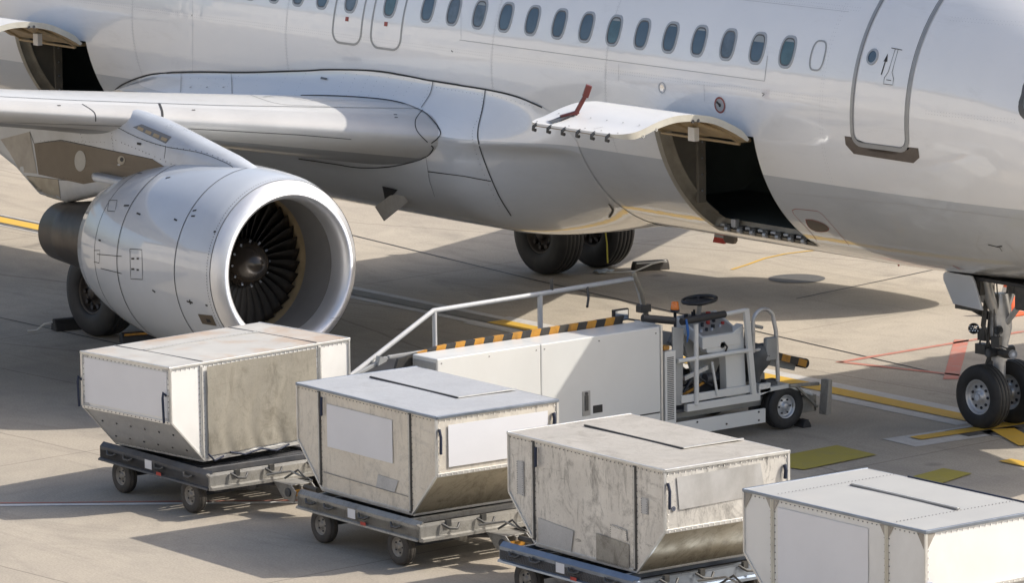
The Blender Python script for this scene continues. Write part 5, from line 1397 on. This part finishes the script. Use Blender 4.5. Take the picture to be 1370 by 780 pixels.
def hazard(m):
    path = curve([(7.42, 1.34), (7.2, 1.37), (6.98, 1.40), (6.85, 1.42), (6.6, 1.43), (5.6, 1.445), (4.5, 1.45), (3.9, 1.465), (3.5, 1.475)], 8)
    # bar with alternating stripes, slanted ends
    n = 24; y0, y1 = 7.42, 4.12
    def zz(y): 
        for a, b in zip(path, path[1:]):
            if b[0] <= y <= a[0]: return a[1]+(b[1]-a[1])*((y-a[0])/(b[0]-a[0]))
        return path[-1][1]
    for k in range(n):
        ya = y0+(y1-y0)*k/n; yb = y0+(y1-y0)*(k+1)/n; ins = .05
        P_ = [V(7.03, ya+ins, zz(ya)-.03), V(7.03, yb+ins, zz(yb)-.03), V(7.03, yb, zz(yb)+.098), V(7.03, ya, zz(ya)+.098)]
        m.prism(P_, V(.04, 0, 0), (k % 2) if k > 1 else 1)
part('hazard_edge', ['hazard_y', 'hazard_k'], hazard)
part('front_striped_bar', ['hazard_y', 'hazard_k'], lambda m: [m.bar(V(6.99, 2.0-.13*k, .875-.043*k), V(6.99, 1.87-.13*k, .832-.043*k), .04, .085, mi=k % 2) for k in range(5)])
part('support_arms', 'loader_grey', lambda m: (m.bar(V(7.1, 3.4, 1.2), V(7.1, 2.4, .5), .08, .1), m.bar(V(7.9, 3.4, 1.2), V(7.9, 2.4, .5), .08, .1), m.bar(V(7.1, 7.0, 1.3), V(7.1, 7.3, .4), .08, .1), m.bar(V(7.9, 7.0, 1.3), V(7.9, 7.3, .4), .08, .1)))
# far handrail
hr = part('handrail', 'tube', lambda m: (m.tube([V(8.0, 7.40, 1.10), V(8.0, 6.17, 1.73), V(8.0, 4.6, 1.75), V(8.0, 3.16, 1.78), V(8.0, 2.98, 1.28)], .030, 12), m.tube([V(8.0, 7.15, 1.24), V(8.0, 6.6, 1.25)], .022, 10)))
part('rail_post', 'tube', lambda m: m.tube([V(8.0, 6.16, 1.72), V(8.0, 6.16, 1.20)], .028, 12), 0, hr)
part('rail_post', 'tube', lambda m: m.tube([V(8.0, 4.6, 1.74), V(8.0, 4.6, 1.20)], .032, 12), 0, hr)
part('tan_post', 'tanframe', lambda m: m.tube([V(7.97, 3.2, 1.86), V(7.97, 3.08, 1.6), V(7.97, 2.98, 1.25)], .028, 10), 0, hr)
part('rail_pin', 'geardark', lambda m: m.tube([V(8.0, 4.42, 1.76), V(8.0, 4.42, 1.90)], .02, 8), 0, hr)
part('rail_catch', 'geardark', lambda m: m.tube([V(7.98, 3.9, 1.76), V(7.96, 3.9, 1.62), V(7.8, 4.05, 1.56)], .016, 8), 0, hr)
part('rail_clamp', 'geardark', lambda m: m.box(V(7.93, 3.12, 1.36), V(8.03, 2.96, 1.45)), .006, hr)
# mirror
mr = part('mirror', 'black', lambda m: (m.sbox(7.30, 7.34, 4.06, 3.83, 1.44, 1.58), m.tube([V(7.32, 3.85, 1.45), V(7.25, 3.7, 1.42)], .012, 8)), .008)
part('mirror_glass', 'mirror', lambda m: m.sbox(7.294, 7.2995, 4.04, 3.85, 1.455, 1.565), 0, mr)
# operator stand
part('guard_rail', 'loader_white', lambda m: (
    m.tube([V(S, 3.44, 1.44), V(S, 3.44, .48)], .030, 12), m.tube([V(S, 3.72, 1.03), V(S, 2.61, 1.03)], .028, 12),
    m.tube([V(S, 3.05, 1.50), V(S, 2.68, 1.515)], .026, 12), m.bar(V(S, 2.67, 1.53), V(S, 2.56, .5), .04, .07, up=(0, 1, 0)), m.tube([V(S, 3.2, .96), V(S, 3.12, .55)], .016, 8)), 0)
part('padded_rail', 'black', lambda m: (m.tube([V(S+.12, 4.15, 1.575), V(S+.02, 3.76, 1.51)], .045, 14), m.tube([V(S, 3.66, 1.49), V(S, 3.0, 1.505)], .042, 14)), 0)
part('grey_side_shield', 'loader_grey', lambda m: m.grid([[V(6.62+.5*k/8, 3.93-.26*math.sin(PI/2*k/8)**2-.02*(1-v), .46+1.0*v) for v in (0, .33, .66, 1)] for k in range(9)]), solid=.015)
part('shield_side', 'loader_grey', lambda m: m.prism([V(6.60, 3.77, 1.44), V(6.60, 3.60, 1.40), V(6.60, 3.63, .5), V(6.60, 3.77, .5)], V(-.02, 0, 0)), .004)
bc = part('beacon', 'orange', lambda m: m.lathe(V(6.95, 3.42, 1.555), (0, 0, 1), [(0, .05), (.02, .052), (.09, .042), (.10, .03), (.10, .001)], 20))
part('beacon_base', 'black', lambda m: (m.cyl(V(6.95, 3.42, 1.53), V(6.95, 3.42, 1.56), .055, 18), m.cyl(V(6.95, 3.42, 1.0), V(6.95, 3.42, 1.54), .018, 8)), 0, bc)
part('blue_strap', 'bluecloth', lambda m: m.tube([V(6.5, 3.63, 1.52), V(6.49, 3.62, 1.42), V(6.49, 3.61, 1.34), V(6.5, 3.62, 1.25)], [.012, .018, .015, .006], 8))
# console
co = part('control_console', 'loader_white', lambda m: m.prism([V(6.60, 3.30, 1.25), V(6.60, 2.70, 1.25), V(7.10, 2.66, 1.45), V(7.10, 3.30, 1.45), ], (0, 0, -.14)), .008)
part('console_column', 'loader_white', lambda m: (m.prism([V(6.61, 3.22, 1.06), V(6.61, 2.94, 1.02), V(6.61, 2.92, .50), V(6.61, 2.62, .50), V(6.61, 2.66, 1.34), V(6.61, 2.90, 1.22), V(6.61, 3.26, 1.20)][::-1], V(.12, 0, 0)), m.prism([V(7.05, 3.3, 1.27), V(7.05, 2.66, 1.42), V(7.05, 2.66, .45), V(7.05, 3.0, .45)], V(-.05, 0, 0)), m.prism([V(6.62, 2.88, 1.24), V(7.08, 2.86, 1.42), V(7.08, 2.86, 1.1), V(6.62, 2.88, 1.08)], V(0, -.02, 0))), .006, co)
def cons_xyz(a, b):   # a across, b up the sloping panel
    return V(6.63+.44*b, 3.27-.54*a, 1.262+.176*b)
part('console_panel', 'framegrey', lambda m: m.add([cons_xyz(0, 0)+Vector((0, 0, .004)), cons_xyz(1, 0)+Vector((0, 0, .004)), cons_xyz(1, 1)+Vector((0, 0, .004)), cons_xyz(0, 1)+Vector((0, 0, .004))], [(0, 1, 2, 3)]), 0, co)
part('console_switches', ['black', 'red', 'rim'], lambda m: [m.cyl(cons_xyz(a, b), cons_xyz(a, b)+Vector((0, 0, h)), rr_*1.5, 10, mi) for a, b, h, rr_, mi in ((.1, .2, .03, .014, 2), (.25, .2, .04, .012, 0), (.4, .2, .03, .012, 2), (.1, .4, .04, .016, 0), (.28, .42, .05, .014, 0), (.5, .3, .04, .016, 0), (.5, .5, .05, .016, 1), (.7, .3, .03, .012, 2), (.7, .55, .04, .014, 0), (.85, .4, .03, .014, 1), (.85, .7, .05, .018, 1), (.6, .75, .05, .018, 1), (.4, .7, .05, .014, 0), (.2, .7, .12, .010, 0), (.35, .85, .10, .010, 0), (.75, .85, .05, .02, 1), (.15, .9, .05, .016, 0))], 0, co)
part('console_socket', 'black', lambda m: (m.cyl(V(6.60, 2.99, 1.13), V(6.612, 2.99, 1.13), .035, 14), m.tube([V(6.6, 2.97, 1.16), V(6.575, 2.94, 1.1), V(6.6, 2.96, 1.02)], .012, 6)), 0, co)
sw = part('steering_wheel', 'black', lambda m: (m.tube([V(7.0, 3.0, 1.62)+Vector((math.cos(a)*.20, math.sin(a)*.20, .02*math.sin(a))) for a in [2*PI*k/28 for k in range(28)]], .022, 8, True), [m.tube([V(7.0, 3.0, 1.60), V(7.0, 3.0, 1.62)+Vector((math.cos(a)*.19, math.sin(a)*.19, 0))], .018, 8) for a in (.4, 2.5, 4.6)], m.lathe(V(7.0, 3.0, 1.55), (0, 0, 1), [(0, .03), (.02, .10), (.055, .175), (.07, .17), (.06, .001)], 24)))
part('steering_column', 'loader_grey', lambda m: m.tube([V(7.0, 3.0, 1.58), V(7.04, 2.98, 1.35)], .03, 10), 0, sw)
se = part('driver_seat', 'black', lambda m: (m.sbox(6.78, 7.2, 3.62, 3.22, .66, .76), m.prism([V(6.78, 3.70, .7), V(6.78, 3.62, .7), V(6.78, 3.66, 1.15), V(6.78, 3.72, 1.15)], V(.42, 0, 0))), .03)
part('seat_base', 'loader_grey', lambda m: m.sbox(6.85, 7.1, 3.55, 3.3, .44, .66), .01, se)
part('pedal_guard', ['loader_white', 'hazard_y', 'red'], lambda m: (m.bar(V(6.7, 3.5, .78), V(6.75, 3.1, .86), .03, .05), m.bar(V(6.75, 3.55, .55), V(6.8, 3.1, .68), .02, .03, mi=1), m.sbox(6.66, 6.72, 3.66, 3.58, .75, .92, 2)))
# front end: hoops, cover, fender, bumper
part('grab_hoop', 'gear', lambda m: (m.tube([V(6.62, 2.50, .98), V(6.62, 2.50, 1.30)]+[V(6.62, 2.34+.16*math.cos(a), 1.34+.14*math.sin(a)) for a in [R(x) for x in range(0, 181, 20)]][0:]+[V(6.6, 2.16, 1.2), V(6.58, 2.15, .60)], .025, 10),
     m.tube([V(6.8, 2.47, 1.0), V(6.8, 2.46, 1.18)]+[V(6.8, 2.38+.08*math.cos(a), 1.20+.07*math.sin(a)) for a in [R(x) for x in range(0, 91, 30)]]+[V(6.8, 2.2, 1.22)], .020, 10), m.tube([V(6.62, 2.50, 1.0), V(6.60, 2.16, 1.02)], .02, 8)))
def cov(m):
    rows_ = []
    for i in range(13):
        v = i/12; z = 1.04-.44*v; rr_ = []
        for k in range(17):
            a = 2*PI*k/16; rad = .16+.05*math.sin(v*5)+.022*math.sin(3*a+6*v)
            rr_.append(V(6.78+rad*1.05*math.sin(a), 2.36+.02*v+rad*.85*math.cos(a), z+.014*math.sin(4*a+3*v)))
        rows_.append(rr_)
    m.grid(rows_); m.add([rows_[0][k] for k in range(16)], [tuple(range(16))])
part('tool_cover', 'cover', cov)
part('cover_pouch', 'loader_grey', lambda m: m.sbox(6.56, 6.63, 2.34, 2.17, .86, 1.14), .02)
part('engine_clutter', 'darkframe', lambda m: (m.sbox(6.9, 7.05, 3.6, 2.7, .45, .62), m.cyl(V(6.8, 2.75, .7), V(6.8, 3.1, .72), .06, 12), m.tube([V(6.8, 3.5, .5), V(6.75, 3.3, .8), V(6.8, 3.0, .62), V(6.85, 2.8, .85)], .02, 8), m.sbox(6.62, 6.74, 2.42, 2.26, .52, .60)), .006)
part('fender', 'loader_white', lambda m: (m.prism([V(6.56, 2.45, .54), V(6.56, 1.98, .55), V(6.56, 1.62, .40), V(6.56, 1.62, .36), V(6.56, 1.98, .50), V(6.56, 2.45, .49)], V(.35, 0, 0)), m.prism([V(6.56, 2.46, .60), V(6.56, 2.28, .60), V(6.56, 2.28, .50), V(6.56, 2.46, .46)], V(.2, 0, 0))), .006)
part('bumper', 'galv', lambda m: (m.prism([V(6.48, 1.56, .57), V(6.48, 1.50, .57), V(6.48, 1.52, .16), V(6.48, 1.60, .15)], V(-.14, 0, 0)), m.prism([V(7.9, 1.56, .57), V(7.9, 1.50, .57), V(7.9, 1.52, .16), V(7.9, 1.60, .15)], V(-.14, 0, 0)), m.sbox(6.6, 7.9, 1.57, 1.53, .16, .30), m.bar(V(6.55, 2.0, .53), V(6.55, 1.54, .50), .05, .04), m.bar(V(6.55, 1.9, .52), V(6.55, 1.56, .22), .04, .03), m.bar(V(7.85, 1.9, .5), V(7.85, 1.54, .45), .05, .04), m.sbox(6.6, 6.7, 1.9, 1.52, .16, .36), m.sbox(7.8, 7.9, 1.9, 1.52, .16, .36)), .008)
part('bumper_lamp', 'hazard_y', lambda m: m.sbox(6.492, 6.5, 1.56, 1.53, .32, .38))
part('front_deck', 'darkframe', lambda m: (m.sbox(6.75, 7.95, 2.4, 1.75, .40, .44), m.sbox(6.62, 6.72, 2.3, 2.12, .5, .62)), .005)
for s_, y_ in ((6.66, 2.02), (7.94, 2.02), (6.66, 6.7), (7.94, 6.7)):
    wheel(bl_, V(s_, y_, .275), (1, 0, 0), .275, .19, .14, 'rubber', 'rim', 6, 2, n=32)
part('wheel_arch', 'black', lambda m: m.prism([V(6.78, 2.4, .5), V(6.78, 1.65, .38), V(6.78, 1.65, .2), V(6.78, 2.4, .2)], V(.05, 0, 0)))

# ------------------------------------------------------------------ boarding bridge on the far side (its shade falls across the stand)
jb = tag(empty('boarding_bridge', V(4, -8, 0)), 'grey boarding bridge docked at the far side of the nose', 'boarding bridge')
m = MB(); m.sbox(2.1, 6.25, -2.1, -4.6, 2.9, 5.75); m.build('bridge_cab', 'bridge', jb, bevel=.05)
m = MB(); m.sbox(2.6, 5.6, -4.6, -30, 3.0, 5.9); m.build('tunnel', 'bridge', jb, bevel=.03)
m = MB()
for k in range(24): m.sbox(2.55, 5.65, -5.2-k, -5.28-k, 2.97, 5.93)
m.build('tunnel_ribs', 'framegrey', jb)
m = MB(); m.sbox(3.8, 4.4, -13.7, -14.3, .3, 3.0); m.sbox(2.6, 5.6, -13.6, -14.4, .35, .7); m.build('support_leg', 'framegrey', jb, bevel=.02)
for s_ in (2.7, 5.5):
    wheel(jb, V(s_, -14, .5), (1, 0, 0), .5, .3, .25)

tb = tag(empty('bounce_building', V(0, 58, 0)), 'unseen long pale building added behind the viewpoint to bounce sunlight', 'building')  # unseen building, added so its pale wall bounces light onto the aircraft
m = MB(); m.sbox(-90, 90, 52, 74, 0, 15.5); m.build('wall', 'bounce_wall', tb)
m = MB(); m.sbox(-91, 91, 51.2, 75, 15.5, 16.3); m.build('roof', 'framegrey', tb)
for k in range(30):
    m = MB(); m.sbox(-88+6*k, -83.5+6*k, 51.95, 52, 5.5, 8.6); m.build('window', 'linelight', tb)
for o in bpy.data.objects:
    if '_o' in o: del o['_o']
